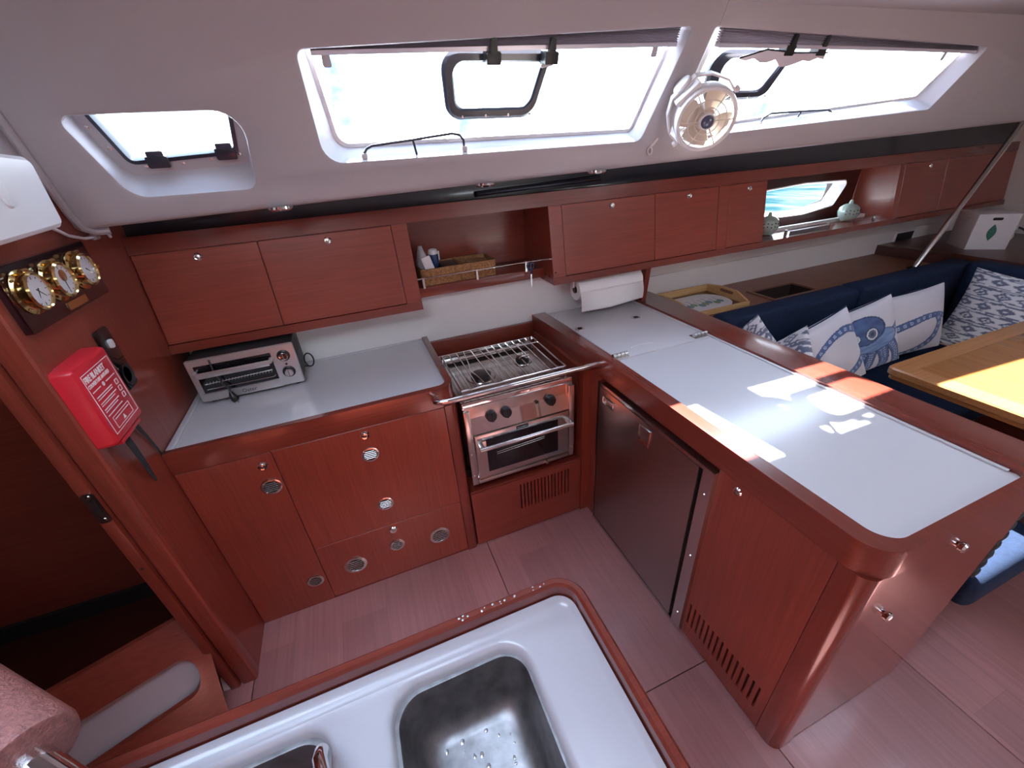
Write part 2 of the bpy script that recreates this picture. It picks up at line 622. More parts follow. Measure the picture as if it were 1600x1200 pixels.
def vbot(x):                   # the lower edge rises a little going forward
    return lv(1.547 + 0.0165 * (x + 0.69))
TOPV = lv(2.03)
outer = [(XB, vbot(XB)), (0.5, vbot(0.5)), (1.3, vbot(1.3)), (2.5, vbot(2.5)), (4.5, vbot(4.5)), (4.5, TOPV), (XB, TOPV)]
m = MB()
holes = [inset(p, -0.010) for p in (w1_open, w2_open, po_open)]
m.plate_holes(outer, holes, lambda u, v: LP(u, v))
for op, inn, dd in ((w1_open, w1_in, DW), (w2_open, w2_in, DW), (po_open, po_in, DP)):
    g = inset(op, -0.010); h = inset(op, -0.003)
    m.loft([[LP(u, v) for u, v in g], [LP(u, v, 0.003) for u, v in h], [LP(u, v, 0.010) for u, v in op],
            [LP(u, v, dd) for u, v in inn]], False, False)
# rounded lower lip turning outboard, and the ceiling crown
xs = [XB, 0.5, 1.3, 2.5, 4.5]
rows = []
for x in xs:
    b = LP(x, vbot(x))
    rows.append([b, b + V((0, 0.004, -0.010)), b + V((0, 0.016, -0.017)), b + V((0, 0.045, -0.019)), V((x, 1.86, b.z + 0.0))])
m.loft(rows, False, False, closed=False)
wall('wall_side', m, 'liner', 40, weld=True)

# ceiling: curved crown between the two coachroof sides, with unseen hatch openings placed for fill light
p_top = LP(0, TOPV)
m = MB()
prof = [(p_top.y, p_top.z), (1.33, 2.052), (1.2, 2.075), (0.86, 2.096), (0.5, 2.110), (0.2, 2.114), (-0.15, 2.114), (-0.35, 2.113), (-0.6, 2.106),
        (-1.0, 2.09), (-1.30, 2.05)]
ceil_holes = [(-0.64, 0.04, -0.15, 0.5), (2.05, 2.65, -0.35, 0.2)]
xsC = sorted({XB - 0.06, 4.5, *[h[0] for h in ceil_holes], *[h[1] for h in ceil_holes], 1.338})
def cut(x, y):
    return any(h[0] <= x <= h[1] and h[2] <= y <= h[3] for h in ceil_holes)
for (y0, z0), (y1, z1) in zip(prof[:-1], prof[1:]):
    for xa, xb in zip(xsC[:-1], xsC[1:]):
        if cut((xa + xb) / 2, (y0 + y1) / 2):
            continue
        m.face([(xa, y0, z0), (xb, y0, z0), (xb, y1, z1), (xa, y1, z1)])
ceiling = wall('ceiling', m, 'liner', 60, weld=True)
for n_, h in enumerate(ceil_holes):
    zz = 2.112
    b_ = MB()
    o_ = [(h[0] - .03, h[2] - .03, zz - .012), (h[1] + .03, h[2] - .03, zz - .012), (h[1] + .03, h[3] + .03, zz - .012), (h[0] - .03, h[3] + .03, zz - .012)]
    i_ = [(h[0], h[2], zz - .012), (h[1], h[2], zz - .012), (h[1], h[3], zz - .012), (h[0], h[3], zz - .012)]
    b_.ring(o_, i_, (0, 0, .05))
    wall('trim_%d' % (6 + n_), b_, 'white_plastic', 0)
# seam between the two ceiling liners
m = MB().tube([LP(1.345, lv(1.972), -0.0005), LP(1.352, TOPV, -0.0005), (1.355, 1.33, 2.0515), (1.36, 1.2, 2.0745), (1.36, 0.6, 2.105)], 0.0022, 6)
wall('trim_1', m, 'grey_frame')

# starboard side: mirrored wall with a window band, built plainly as it is behind the camera
m = MB()
m.plate_holes([(-0.75, 0.0), (4.5, 0.0), (4.5, 2.05), (-0.75, 2.05)], [[(1.3, 1.70), (2.3, 1.70), (2.3, 1.86), (1.3, 1.86)]],
              lambda u, v: (u, -1.75 + (0.45 * max(0, (v - 1.5)) / 0.55), v))
wall('wall_right', m, 'panel_white', 0)
# forward bulkhead
wall('wall_front', MB().box(4.5, 4.55, -1.75, 2.1, -0.05, 2.15), 'panel_white', 0)

# ---- galley bulkhead on the left, with rounded edge post
m = MB()
m.prism(rpoly([(1.135, -0.006), (2.2, -0.006), (2.2, 1.60), (1.63, 1.60), (1.49, 2.06), (1.135, 2.085)], 0), YZ, XB - 0.05, XB)
m.box(XB - 0.05, XB + 0.004, 1.122, 1.165, -0.004, 2.08, 0.012, 3)
wall_left = wall('wall_left', m, 'wood_z')
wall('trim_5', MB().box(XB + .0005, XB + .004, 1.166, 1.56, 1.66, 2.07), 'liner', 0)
# door jamb behind the post, with strike plate and screws
jb = MB().box(XB - 0.085, XB - 0.054, 1.118, 1.20, -0.004, 2.08, 0.006, 2)
trim2 = wall('trim_2', jb, 'wood_z')
MB().prism(rpoly([(XB - 0.080, 0.868), (XB - 0.052, 0.868), (XB - 0.052, 0.968), (XB - 0.080, 0.968)], 0.010), XZ, 1.1165, 1.1145).build('strike_plate', 'steel', trim2)
MB().box(XB - 0.071, XB - 0.060, 1.1135, 1.116, 0.895, 0.945).build('strike_slot', 'slot', trim2)
for z in (0.880, 0.957, 0.682):
    MB().lathe([(0.0045, 0), (0.0045, 0.002), (0.001, 0.003)], lambda x, y, h, z=z: (XB - 0.066 + x, 1.1145 - h, z + y), 10).build('screw', 'chrome', trim2)

# aft bulkhead towards the companionway (behind the camera's left)
wall('wall_aft', MB().box(XB - 0.06, XB, -1.75, 0.455, -0.05, 2.12), 'wood_z', 0)
# dark aft passage
m = MB()
m.box(-2.6, XB - 0.052, 1.62, 1.66, -0.05, 2.1)
wall('wall_passage', m, 'wood_x', 0)
wall('wall_cabin', MB().box(-2.65, -2.6, -1.75, 1.9, -0.05, 2.1), 'wood_y', 0)
wall('wall_cabin_near', MB().box(-2.6, XB - 0.06, -1.75, -1.70, -0.05, 2.1), 'wood_x', 0)
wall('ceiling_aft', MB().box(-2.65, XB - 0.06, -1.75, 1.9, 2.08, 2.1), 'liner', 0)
wall('floor_shade_box', MB().box(-2.6, XB - 0.10, 1.33, 1.599, 0.0, .10), 'dark_wood', 0)  # added dark box, stands in for the shade on the passage floor
wall('passage_shade_strip', MB().box(-2.6, XB - 0.055, 1.60, 1.618, 0.0, .17), 'slot', 0)  # black strip painted in for the shadow band along the wall foot

# ---- hull side behind the worktops
m = MB()
m.prism([(1.880, 0.0), (1.880, 1.13), (1.90, 1.13), (1.90, 0.0)], YZ, XB, 1.40)
wall('wall_splash', m, 'splash', 0)
m = MB()
m.box(1.40, 4.5, 1.895, 1.92, 0.78, 0.975)
m.box(1.40, 4.5, 1.895, 1.92, 0.977, 1.13)
wall('wall_hull', m, 'panel_white', 0)
# navy band over the lockers, under the side deck
m = MB()
rows = []
for x in (XB, 1.2, 4.5):
    k = 0.0165 * (x + 0.69)
    rows.append([V((x, 1.835, 1.44)), V((x, 1.840, 1.478)), V((x, 1.846, 1.50)), V((x, 1.842, 1.53 + k)), V((x, 1.83, 1.56 + k))])
m.loft(rows, False, False, closed=False)
wall('wall_band', m, 'navy_band', 60)
m = MB()
m.tube([(0.55, 1.829, 1.497), (0.60, 1.826, 1.499), (1.10, 1.826, 1.510), (1.15, 1.83, 1.511)], 0.011, 10)
o = wall('trim_3', m, 'navy_band')
# outer hull skin and deck: closes the room outboard
m = MB()
m.plate_holes([(XB - 2, -.05), (4.6, -.05), (4.6, 1.62), (XB - 2, 1.62)], [rpoly([(2.30, 1.165), (2.86, 1.165), (3.13, 1.21), (3.15, 1.318), (2.30, 1.318)], .03)],
              lambda u, v: (u, 2.13, v))
m.face([(XB - 2, 1.62, 1.62), (4.6, 1.62, 1.62), (4.6, 2.13, 1.62), (XB - 2, 2.13, 1.62)])
wall('wall_outer', m, 'deck', 0)

# ================================================================ windows
def win(name, inn, d):
    g = MB()
    ii = inset(inn, 0.002)
    g.ring([LP(u, v, d - 0.004) for u, v in inset(inn, -0.012)], [LP(u, v, d - 0.004) for u, v in inset(inn, 0.010)], LN * 0.010)
    root = wall(name, g, 'white_plastic')
    p = MB().prism([(u, v) for u, v in ii], lambda u, v, w: LP(u, v, w), d + 0.001, d + 0.007)
    p.build('pane', 'glass', root, 0)
    return root
win1 = win('window_1', w1_in, DW)
win2 = win('window_2', w2_in, DW)

def opening_port(parent, outl, inl, d, dogs, stray=None):
    f = MB()
    A = inset(outl, 0.0); B = inset(outl, 0.010); C = inset(inl, -0.006)
    f.loft([[LP(u, v, d + .012) for u, v in A], [LP(u, v, d + 0.002) for u, v in A], [LP(u, v, d - .006) for u, v in B], [LP(u, v, d - .006) for u, v in C],
            [LP(u, v, d) for u, v in inl], [LP(u, v, d + .012) for u, v in inl], [LP(u, v, d + .012) for u, v in A]], False, False)
    fr = f.build('port_frame', 'port_frame', parent)
    # two swivel dogs at the top
    for (u, vv) in dogs:
        b = MB()
        F = lambda a, c, e, u=u, vv=vv: LP(u + a, vv + c, d - e)
        b.prism(rpoly([(-.021, -.018), (.024, -.018), (.024, .014), (-.021, .014)], .003), F, 0.006, 0.044, .003)
        b.prism(rpoly([(-.013, .010), (.011, .010), (.007, .048), (-.009, .048)], .004), F, 0.036, 0.050, .003)
        b.build('dog_latch', 'black', fr)
    for k in range(4):
        u = inl[0][0] * 0 + (min(p[0] for p in outl) + .06 + k * (max(p[0] for p in outl) - min(p[0] for p in outl) - .13) / 3)
        vmin = min(p[1] for p in outl) + 0.012
        MB().lathe([(.0042, 0), (.0042, .003), (.001, .004)], lambda x, y, h, u=u, vm=vmin: LP(u + x, vm + y, d - .005 - h), 8).build('screw', 'chrome', fr)
    return fr
dH = 0.056
o1 = rpoly([(0.378, lvd(1.920, dH)), (0.393, lvd(1.745, dH)), (0.700, lvd(1.742, dH)), (0.757, lvd(1.918, dH))], [.055, .05, .065, .012], 8)
i1 = rpoly([(0.418, lvd(1.888, dH)), (0.426, lvd(1.775, dH)), (0.678, lvd(1.773, dH)), (0.716, lvd(1.888, dH))], [.035, .028, .045, .006], 8)
fr1 = opening_port(win1, o1, i1, dH, [(0.535, lvd(1.905, dH)), (0.728, lvd(1.905, dH))])
o2 = rpoly([(1.405, lvd(1.920, dH)), (1.425, lvd(1.765, dH)), (1.745, lvd(1.768, dH)), (1.825, lvd(1.918, dH))], [.075, .04, .065, .02], 8)
i2 = rpoly([(1.470, lvd(1.893, dH)), (1.480, lvd(1.797, dH)), (1.705, lvd(1.797, dH)), (1.772, lvd(1.893, dH))], [.040, .022, .045, .012], 8)
fr2 = opening_port(win2, o2, i2, dH, [(1.735, lvd(1.925, dH)), (1.905, lvd(1.925, dH))])
# torn masking film taped under the dogs of the forward port
tp = MB()
random.seed(3)
top = [(1.50, lvd(1.906, dH)), (1.62, lvd(1.925, dH)), (1.76, lvd(1.915, dH)), (1.94, lvd(1.915, dH))]
pts = list(top)
xs_ = [1.94 - k * .037 for k in range(13)]
for k, x in enumerate(xs_):
    base = 1.893 if x > 1.60 else 1.895
    pts.append((x, lvd(base + random.uniform(-.008, .006) + (0.008 if x > 1.88 else 0) - (0.010 if 1.70 < x < 1.80 else 0), dH)))
tp.prism(pts, lambda u, v, w: LP(u, v, w), dH - .040, dH - .0385)
tp.build('torn_film', 'tape', fr2)
tb = MB().tube([LP(1.50, lvd(1.902, dH), dH - .041), LP(1.62, lvd(1.926, dH), dH - .041), LP(1.76, lvd(1.917, dH), dH - .041), LP(1.945, lvd(1.917, dH), dH - .041)], .003, 8)
tb.build('film_rod', 'black', fr2)
tb = MB().prism(rpoly([(0.71, lvd(1.874, dH)), (0.752, lvd(1.880, dH)), (0.750, lvd(1.894, dH)), (0.712, lvd(1.894, dH))], .002), lambda u, v, w: LP(u, v, w), dH - .0085, dH - .0065)
tb.build('tape_strip', 'tape', fr1)
# marks on the acrylic: suction pads
for (u, z, nm) in ((1.02, 1.745, 0), (1.97, 1.745, 1)):
    pass

# ---- aft opening port: grey frame, dark gasket, hinges
fm = MB()
fm.ring([LP(u, v, DP - .004) for u, v in inset(po_in, -.006)], [LP(u, v, DP - .004) for u, v in inset(po_in, 0.028)], LN * .012)
win3 = wall('window_3', fm, 'grey_frame')
gk = MB()
pa = inset(po_in, 0.026); pb = inset(po_in, 0.036); pc = inset(po_in, 0.042)
gk.loft([[LP(u, v, DP + .004) for u, v in pa], [LP(u, v, DP - .010) for u, v in pa], [LP(u, v, DP - .012) for u, v in pb], [LP(u, v, DP + .0) for u, v in pc],
         [LP(u, v, DP + .010) for u, v in pc]], False, False)
gk.build('gasket', 'port_frame', win3)
MB().prism(inset(po_in, .041), lambda u, v, w: LP(u, v, w), DP + .001, DP + .006).build('pane', 'glass', win3, 0)
for u in (-0.440, -0.268):
    vb = lvd(1.672, DP) + 0.012 + (0.010 if u > -.3 else 0)
    h = MB()
    F = lambda a, c, e, u=u, vb=vb: LP(u + a, vb + c, DP - e)
    h.prism(rpoly([(-.026, -.012), (.026, -.012), (.026, .018), (-.026, .018)], .003), F, .006, .020, .003)
    h.prism(rpoly([(-.020, .004), (.020, .004), (.020, .030), (-.020, .030)], .003), F, .008, .016, .002)
    h.build('hinge', 'port_frame', win3)
for (u, z) in ((-.556, 1.770), (-.533, 1.722), (-.475, 1.675), (-.385, 1.677), (-.315, 1.681), (-.235, 1.690)):
    MB().lathe([(.0045, 0), (.0045, .003), (.001, .0045)], lambda x, y, h, u=u, z=z: LP(u + x, lvd(z, DP) + y, DP - .004 - h), 10).build('screw', 'chrome', win3)

# ---- pleated blinds stacked at the window heads
def blind(x0, x1, z0, z1, zb0, zb1, label, bulge=0.0):
    t = thing('pleated_blind', label, 'blind', tuple(LP((x0 + x1) / 2, lvd((z0 + zb0) / 2, .02), .02)))
    n = 7
    for k in range(n):
        b = MB()
        f0 = k / n; f1 = (k + 1) / n
        lo0 = zb0 + (z0 - zb0) * f0; hi0 = zb0 + (z0 - zb0) * (f1 - .12 / n)
        lo1 = zb1 + (z1 - zb1) * f0; hi1 = zb1 + (z1 - zb1) * (f1 - .12 / n)
        sec = []
        for i in range(13):
            s = i / 12
            x = x0 + (x1 - x0) * s
            lo = lo0 + (lo1 - lo0) * s; hi = hi0 + (hi1 - hi0) * s
            mid = (lo + hi) / 2
            da = 0.026 - bulge * math.sin(PI * s) * 0.012
            sec.append([LP(x, lvd(lo, da), da + .004), LP(x, lvd(mid, da), da - .006), LP(x, lvd(hi, da), da + .004), LP(x, lvd(hi, da), da + .020), LP(x, lvd(lo, da), da + .020)])
        b.loft(sec)
        b.build('pleat', 'blind', t, 20)
    b = MB()
    sec = []
    for i in range(13):
        s = i / 12
        x = x0 + (x1 - x0) * s
        zz = zb0 + (zb1 - zb0) * s
        da = 0.022 - bulge * math.sin(PI * s) * 0.012
        sec.append([LP(x, lvd(zz - .011, da), da), LP(x, lvd(zz, da), da), LP(x, lvd(zz, da), da + .024), LP(x, lvd(zz - .011, da), da + .024)])
    b.loft(sec)
    b.build('bottom_rail', 'blind_rail', t)
    for s in ((.03, .93) if bulge == 0 else (.86,)):
        x = x0 + (x1 - x0) * s
        zz = zb0 + (zb1 - zb0) * s
        MB().prism(rpoly([(x - .012, lvd(zz - .035, .03)), (x + .012, lvd(zz - .035, .03)), (x + .010, lvd(zz, .03)), (x - .010, lvd(zz, .03))], .006),
                   lambda u, v, w: LP(u, v, w), .026, .034).build('clip', 'grey_frame', t)
    return t
blind(0.025, 1.205, 1.922, 1.972, 1.910, 1.932, 'long grey pleated blind folded up above the window behind the galley')
blind(1.390, 2.935, 1.978, 1.932, 1.930, 1.914, 'grey pleated blind with shiny rail folded up above the forward window', 1.0)

# ---- wire retaining rails on the window ledges
def sill_rail(pts, mid, label, feet):
    t = thing('sill_rail', label, 'wire rail', tuple(pts[0]), group=None)
    MB().tube(pts, .0042, 8).build('rail_bar', 'port_frame', t)
    MB().tube(mid, .0036, 8).build('rail_post', 'port_frame', t)
    for p in feet:
        MB().box(p[0] - .008, p[0] + .008, p[1] - .006, p[1] + .006, p[2] - .004, p[2] + .012, .002).build('foot', 'grey_frame', t)
sill_rail([(0.112, 1.545, 1.652), (0.113, 1.545, 1.668), (0.122, 1.545, 1.680), (0.14, 1.545, 1.687), (0.27, 1.545, 1.697), (0.40, 1.545, 1.708), (0.425, 1.545, 1.703), (0.437, 1.545, 1.688), (0.438, 1.545, 1.652)],
          [(0.270, 1.545, 1.697), (0.276, 1.545, 1.651)], 'bent dark wire rail on the ledge of the window behind the galley',
          [(0.112, 1.545, 1.656), (0.438, 1.545, 1.658)])
sill_rail([(1.763, 1.56, 1.672), (1.78, 1.56, 1.698), (1.82, 1.56, 1.714), (2.00, 1.56, 1.716), (2.17, 1.56, 1.716), (2.195, 1.56, 1.705), (2.185, 1.56, 1.684)],
          [(2.00, 1.56, 1.716), (1.975, 1.56, 1.678)], 'bent dark wire rail on the ledge of the forward window',
          [(1.763, 1.555, 1.672), (2.185, 1.56, 1.682)])

# small ring hook at the foot of the window post
t = thing('ring_hook', 'small cream ring hook at the foot of the post between the windows', 'hook', tuple(LP(1.18, lv(1.61))))
c = LP(1.185, lv(1.613), -.006)
MB().tube([c + V((.010 * math.cos(a), 0, .013 * math.sin(a))) for a in [2 * PI * k / 18 for k in range(18)]], .0032, 8, True).build('ring', 'cream_ring', t)
MB().prism(rpoly([(1.181, lv(1.627)), (1.195, lv(1.627)), (1.215, lv(1.652)), (1.205, lv(1.655))], .003), lambda u, v, w: LP(u, v, w), -.006, .0).build('tab', 'cream_ring', t)

# ---- downlights under the edge of the side deck
for x, dl in ((-0.17, 'above the locker over the toaster oven'), (0.505, 'above the open shelf niche'), (0.965, 'next to the window post')):
    b = LP(x, vbot(x)) + V((0, 0.008, -0.017))
    t = thing('downlight', 'small oval chrome downlight under the liner edge ' + dl, 'light', tuple(b), group='downlights along the liner edge')
    F = lambda u, v, h, b=b: (b.x + u * 1.0, b.y + v, b.z - h)
    MB().lathe([(.036, -.003), (.037, .004), (.030, .009), (.027, .006)], F, 28).build('trim_ring', 'chrome', t)
    MB().lathe([(.026, .0), (.026, .0065), (.010, .008)], F, 24).build('lens', 'black_gloss', t)

# ---- cabin fan on the post
D = (V((0.10, 0.0, 1.55)) - V((1.30, 1.36, 1.70))).normalized()
fx = V((0.42, -0.80, 0.42)).cross(D)
zax = D
xax = V((0, 0, 1)).cross(zax).normalized()
yax = zax.cross(xax)
fm4 = Matrix((xax.to_4d(), yax.to_4d(), zax.to_4d(), V((0, 0, 0, 1)))).transposed()
fm4 = Matrix([[xax.x, yax.x, zax.x, 1.305], [xax.y, yax.y, zax.y, 1.395], [xax.z, yax.z, zax.z, 1.706], [0, 0, 0, 1]])
fm4 = fm4 @ Matrix.Rotation(R(40), 4, 'Z') @ Matrix.Rotation(R(22), 4, 'X')
t = thing('cabin_fan', 'round cream cabin fan with wire cage on the post between windows', 'fan', mat4=fm4)
I3 = lambda x, y, h: (x, y, h)
RF = 0.100
MB().lathe([(RF, -.030), (RF + .004, -.028), (RF + .006, .020), (RF + .002, .032), (RF - .006, .034), (RF - .010, .028), (RF - .006, .010), (RF - .004, -.030), (RF, -.030)], I3, 40, (False, False)).build('housing', 'cream_ring', t)
cg = MB()
for r, h in ((.042, .036), (.066, .036)):
    cg.tube([(r * math.cos(2 * PI * k / 32), r * math.sin(2 * PI * k / 32), h) for k in range(32)], .0022, 6, True)
for k in range(6):
    a = 2 * PI * k / 6 + .3
    cg.tube([(.026 * math.cos(a), .026 * math.sin(a), .038), (.07 * math.cos(a), .07 * math.sin(a), .037), (.095 * math.cos(a), .095 * math.sin(a), .031)], .0023, 6)
cg.build('front_guard', 'cream_plastic', t)
cb = MB()
for k in range(40):
    a = 2 * PI * k / 40
    cb.tube([(.045 * math.cos(a), .045 * math.sin(a), -.036), (.097 * math.cos(a), .097 * math.sin(a), -.027)], .0013, 5)
cb.build('rear_guard', 'cream_plastic', t)
MB().lathe([(.026, .026), (.029, .034), (.027, .042), (.023, .044), (.021, .042)], I3, 28, (True, False)).build('hub_ring', 'cream_ring', t)
MB().lathe([(.0215, .034), (.0215, .0425), (.018, .0445), (.004, .0455)], I3, 24).build('badge', pm('fan badge', (.035, .045, .10), .3, coat=.4), t)
for k in range(4):
    a0 = 2 * PI * k / 4 + .5
    b = MB()
    pr = []
    for i in range(7):
        s = i / 6
        r = .022 + .068 * s
        wd = .35 + .30 * math.sin(PI * (0.25 + .6 * s))
        pr.append([V((r * math.cos(a0 + q * wd), r * math.sin(a0 + q * wd), .004 + q * .016 + e)) for q, e in ((-1, 0), (0, .003), (1, 0), (1, -.0015), (0, .0015), (-1, -.0015))])
    b.loft(pr)
    b.build('blade', 'cream_plastic', t)
MB().lathe([(.030, -.060), (.036, -.050), (.038, -.030), (.034, .020), (.026, .028)], I3, 24).build('motor', 'cream_plastic', t)
# yoke behind, hinged at both sides, to the wall base
yk = MB()
arc = [V((-(RF + .012), -0.0, .0)), V((-(RF + .014), .045, -.012)), V((-.085, .095, -.028)), V((-.045, .125, -.035)), V((.045, .125, -.035)), V((.085, .095, -.028)), V((RF + .014, .045, -.012)), V((RF + .012, 0.0, .0))]
sec = []
for i, p in enumerate(arc):
    d = (arc[min(i + 1, 7)] - arc[max(i - 1, 0)]).normalized()
    nrm = V((-d.y, d.x, 0)).normalized()
    sec.append([p + nrm * .003 + V((0, 0, .016)), p - nrm * .003 + V((0, 0, .016)), p - nrm * .003 - V((0, 0, .016)), p + nrm * .003 - V((0, 0, .016))])
yk.loft(sec)
yk.build('yoke', 'cream_ring', t)
MB().lathe([(.030, -.012), (.034, .0), (.030, .010), (.018, .014)], lambda x, y, h: (x, .132 + h * 0.6, -.045 + y), 20).build('mount_base', 'cream_ring', t)
for s in (-1, 1):
    MB().lathe([(.010, 0), (.011, .010), (.008, .014)], lambda x, y, h, s=s: (s * (RF + .014 + h), x, y), 12).build('pivot_knob', 'cream_ring', t)
MB().prism(rpoly([(-.035, RF - .004), (.035, RF - .004), (.055, RF + .018), (-.055, RF + .018)], .006), lambda u, v, w: (u, v, w), -.028, .016, .003).build('bracket_plate', 'cream_ring', t)

# ---- portlight niche in the lockers: window_4
HY = 2.06
pl = rpoly([(2.28, 1.178), (2.80, 1.168), (3.065, 1.195), (3.15, 1.332), (2.75, 1.345), (2.28, 1.322)], [.03, .05, .03, .02, .06, .03], 5)
fm = MB()
fm.loft([[V((u, HY - .055, v)) for u, v in inset(pl, -.012)], [V((u, HY - .058, v)) for u, v in inset(pl, -.004)], [V((u, HY, v)) for u, v in inset(pl, .012)],
         [V((u, HY + .02, v)) for u, v in inset(pl, .014)]], False, False)
win4 = wall('window_4', fm, 'white_plastic')
MB().prism(inset(pl, .012), XZ, HY + .006, HY + .012).build('pane', 'glass', win4, 0)

# ---- outdoors: sea, side deck fittings
se = MB()
for i in range(10):
    for j in range(10):
        x0, x1 = -100 + 20 * i, -80 + 20 * i
        y0, y1 = 2.6 + 22 * j, 2.6 + 22 * (j + 1)
        se.face([(x0, y0, .42), (x1, y0, .42), (x1, y1, .42), (x0, y1, .42)])
sea = se.build('sea', 'sea', None, 0, weld=True)
tag(sea, 'rippled blue green sea outside the hull window', 'sea', kind='stuff')
def stanchion(x, y, label, r=.020, h=.32, z0=1.62):
    t = thing('lifeline_cover', label, 'cover', (x, y, z0))
    MB().lathe([(r * .8, 0), (r, .03), (r * 1.1, h * .6), (r * .9, h)], lambda a, b, c: (x + a, y + b, z0 + c), 14).build('sleeve', 'blue_canvas', t)
    MB().tube([(x, y, z0 + h), (x, y, z0 + h + .35)], .008, 8).build('post', 'steel', t)
stanchion(0.60, 2.08, 'blue wrapped stanchion on deck outside the window behind the galley', .034, .17)
stanchion(2.32, 2.06, 'blue wrapped stanchion on deck outside the forward window', .034, .18)
stanchion(0.10, 2.06, 'blue green wrapped stanchion at the aft end of the long window', .030, .42)

# ================================================================ hull-side lockers
def UY(z):
    return 1.735 + (z - 1.09) * 0.1576
UF = lambda u, v, w: (u, UY(v) + w, v)

def lock(x, z, parent, f=None):
    f = f or (lambda a, b, h: (x + a, UY(z + b) - h, z + b))
    k = MB().lathe([(.0125, -.001), (.0135, .002), (.011, .005), (.0085, .004)], f, 20).build('push_lock', 'chrome', parent)
    MB().lathe([(.0075, 0), (.0075, .0055), (.004, .0065)], f, 14).build('button', 'steel', k)
    return k

def locker_door(x0, x1, parent, lk=None, z0=1.1135, z1=1.4195):
    g = .0013
    d = MB().prism([(x0 + g, z0), (x1 - g, z0), (x1 - g, z1), (x0 + g, z1)], UF, .018, .0, .0012, 1).build('door', 'wood_x', parent)
    if lk is not None:
        lock(lk, 1.393, d)
    return d

def carcass(x0, x1, parent, back=2.092):
    MB().prism([(UY(1.112) + .0185, 1.112), (UY(1.4205) + .0185, 1.4205), (back, 1.4205), (back, 1.112)], YZ, x0, x1).build('body', 'wood_x', parent, 0)

def lip(x0, x1, parent):
    MB().prism([(UY(1.08) - .006, 1.080), (UY(1.112) - .006, 1.112), (2.06, 1.112), (1.91, 1.080)], YZ, x0, x1, 0).build('base_lip', 'rim_x', parent, 0)

def stile(x0, x1, parent, w=0.0):
    MB().prism([(x0 + .0006, 1.112), (x1 - .0006, 1.112), (x1 - .0006, 1.4205), (x0 + .0006, 1.4205)], UF, .0185, w).build('stile', 'wood_x', parent)

t = thing('wall_locker', 'mahogany wall locker with two flush doors above the toaster oven', 'cabinet', (-.23, 1.9, 1.08))
carcass(XB + .001, .2335, t)
lip(XB + .001, .235, t)
locker_door(XB + .002, -.3045, t, -.499)
locker_door(-.3045, .172, t, -.069)
stile(.172, .235, t)

t = thing('open_shelf', 'open mahogany shelf niche with chrome rail above the stove', 'shelf', (.55, 1.95, 1.10))
MB().box(.234, .8604, 2.075, 2.09, 1.10, 1.44).build('back_panel', 'wood_x', t)
MB().box(.236, .859, 1.845, 2.075, 1.125, 1.140, .002).build('shelf_board', 'wood_x', t)
MB().box(.236, .859, 1.832, 1.8445, 1.098, 1.142, .003).build('front_lip', 'rim_x', t)
MB().box(.236, .859, 1.822, 2.075, 1.425, 1.438).build('top_board', 'wood_x', t)
rl = MB().tube([(.238, 1.815, 1.186), (.855, 1.815, 1.186)], .0035, 10).build('rail', 'chrome', t)
for x in (.268, .512, .755):
    MB().prism(rpoly([(x - .005, 1.142), (x + .005, 1.142), (x + .004, 1.190), (x - .004, 1.190)], .002), XZ, 1.8325, 1.8125).build('rail_post', 'steel', rl)

t = thing('wall_locker', 'mahogany wall locker with three flush doors above the paper towel roll', 'cabinet', (1.5, 1.9, 1.08))
carcass(.8605, 2.163, t)
lip(.858, 2.166, t)
stile(.860, .926, t)
MB().lathe([(.004, 0), (.004, .0015), (.001, .002)], lambda a, b, h: (.873 + a, UY(1.135) - h, 1.135 + b), 10).build('screw_cap', 'slot', t)
locker_door(.926, 1.435, t, 1.19)
locker_door(1.435, 1.832, t, 1.641)
stile(1.832, 1.899, t)
locker_door(1.899, 2.164, t, 2.037)

t = thing('window_niche', 'open mahogany niche around the small hull window with low rail', 'shelf', (2.7, 1.95, 1.08))
b = MB()
b.plate_holes([(2.167, 1.112), (3.248, 1.112), (3.248, 1.43), (2.167, 1.43)], [inset(pl, -.010)], lambda u, v: (u, HY - .056, v))
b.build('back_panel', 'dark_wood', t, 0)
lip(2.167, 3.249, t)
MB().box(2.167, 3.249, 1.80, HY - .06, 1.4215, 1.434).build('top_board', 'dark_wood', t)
rl = MB().tube([(2.30, 1.765, 1.143), (3.18, 1.765, 1.143)], .003, 8).build('rail', 'steel', t)
for x in (2.37, 2.72, 3.13):
    MB().box(x - .006, x + .006, 1.757, 1.773, 1.1125, 1.147, .002).build('rail_post', 'steel', rl)
MB().box(2.38, 2.70, 1.748, 1.751, 1.1125, 1.139).build('rail_panel', 'steel', rl)

t = thing('wall_locker', 'dark mahogany wall locker forward of the hull window', 'cabinet', (3.9, 1.9, 1.08))
carcass(3.251, 4.495, t)
lip(3.250, 4.495, t)
stile(3.251, 3.30, t)
locker_door(3.30, 3.72, t, 3.544)
locker_door(3.72, 4.494, t, 4.233)

o = MB().prism([(UY(1.4215) - .001, 1.4215), (UY(1.478) - .001, 1.478), (1.834, 1.478), (1.834, 1.4395), (1.822, 1.4215)], YZ, XB + .001, 4.495).build('locker_fascia', 'rim_x', None, 0)
tag(o, 'long mahogany fascia rail running over all the hull side lockers', 'rail')

# end panel beside the paper towel
o = MB().prism([(1.76, .8995), (1.878, .8995), (1.878, 1.079), (1.742, 1.079)], YZ, 1.392, 1.420).build('end_panel', 'rim_z', None, 0)
tag(o, 'upright mahogany end panel between worktop and locker beside the paper towel', 'panel')

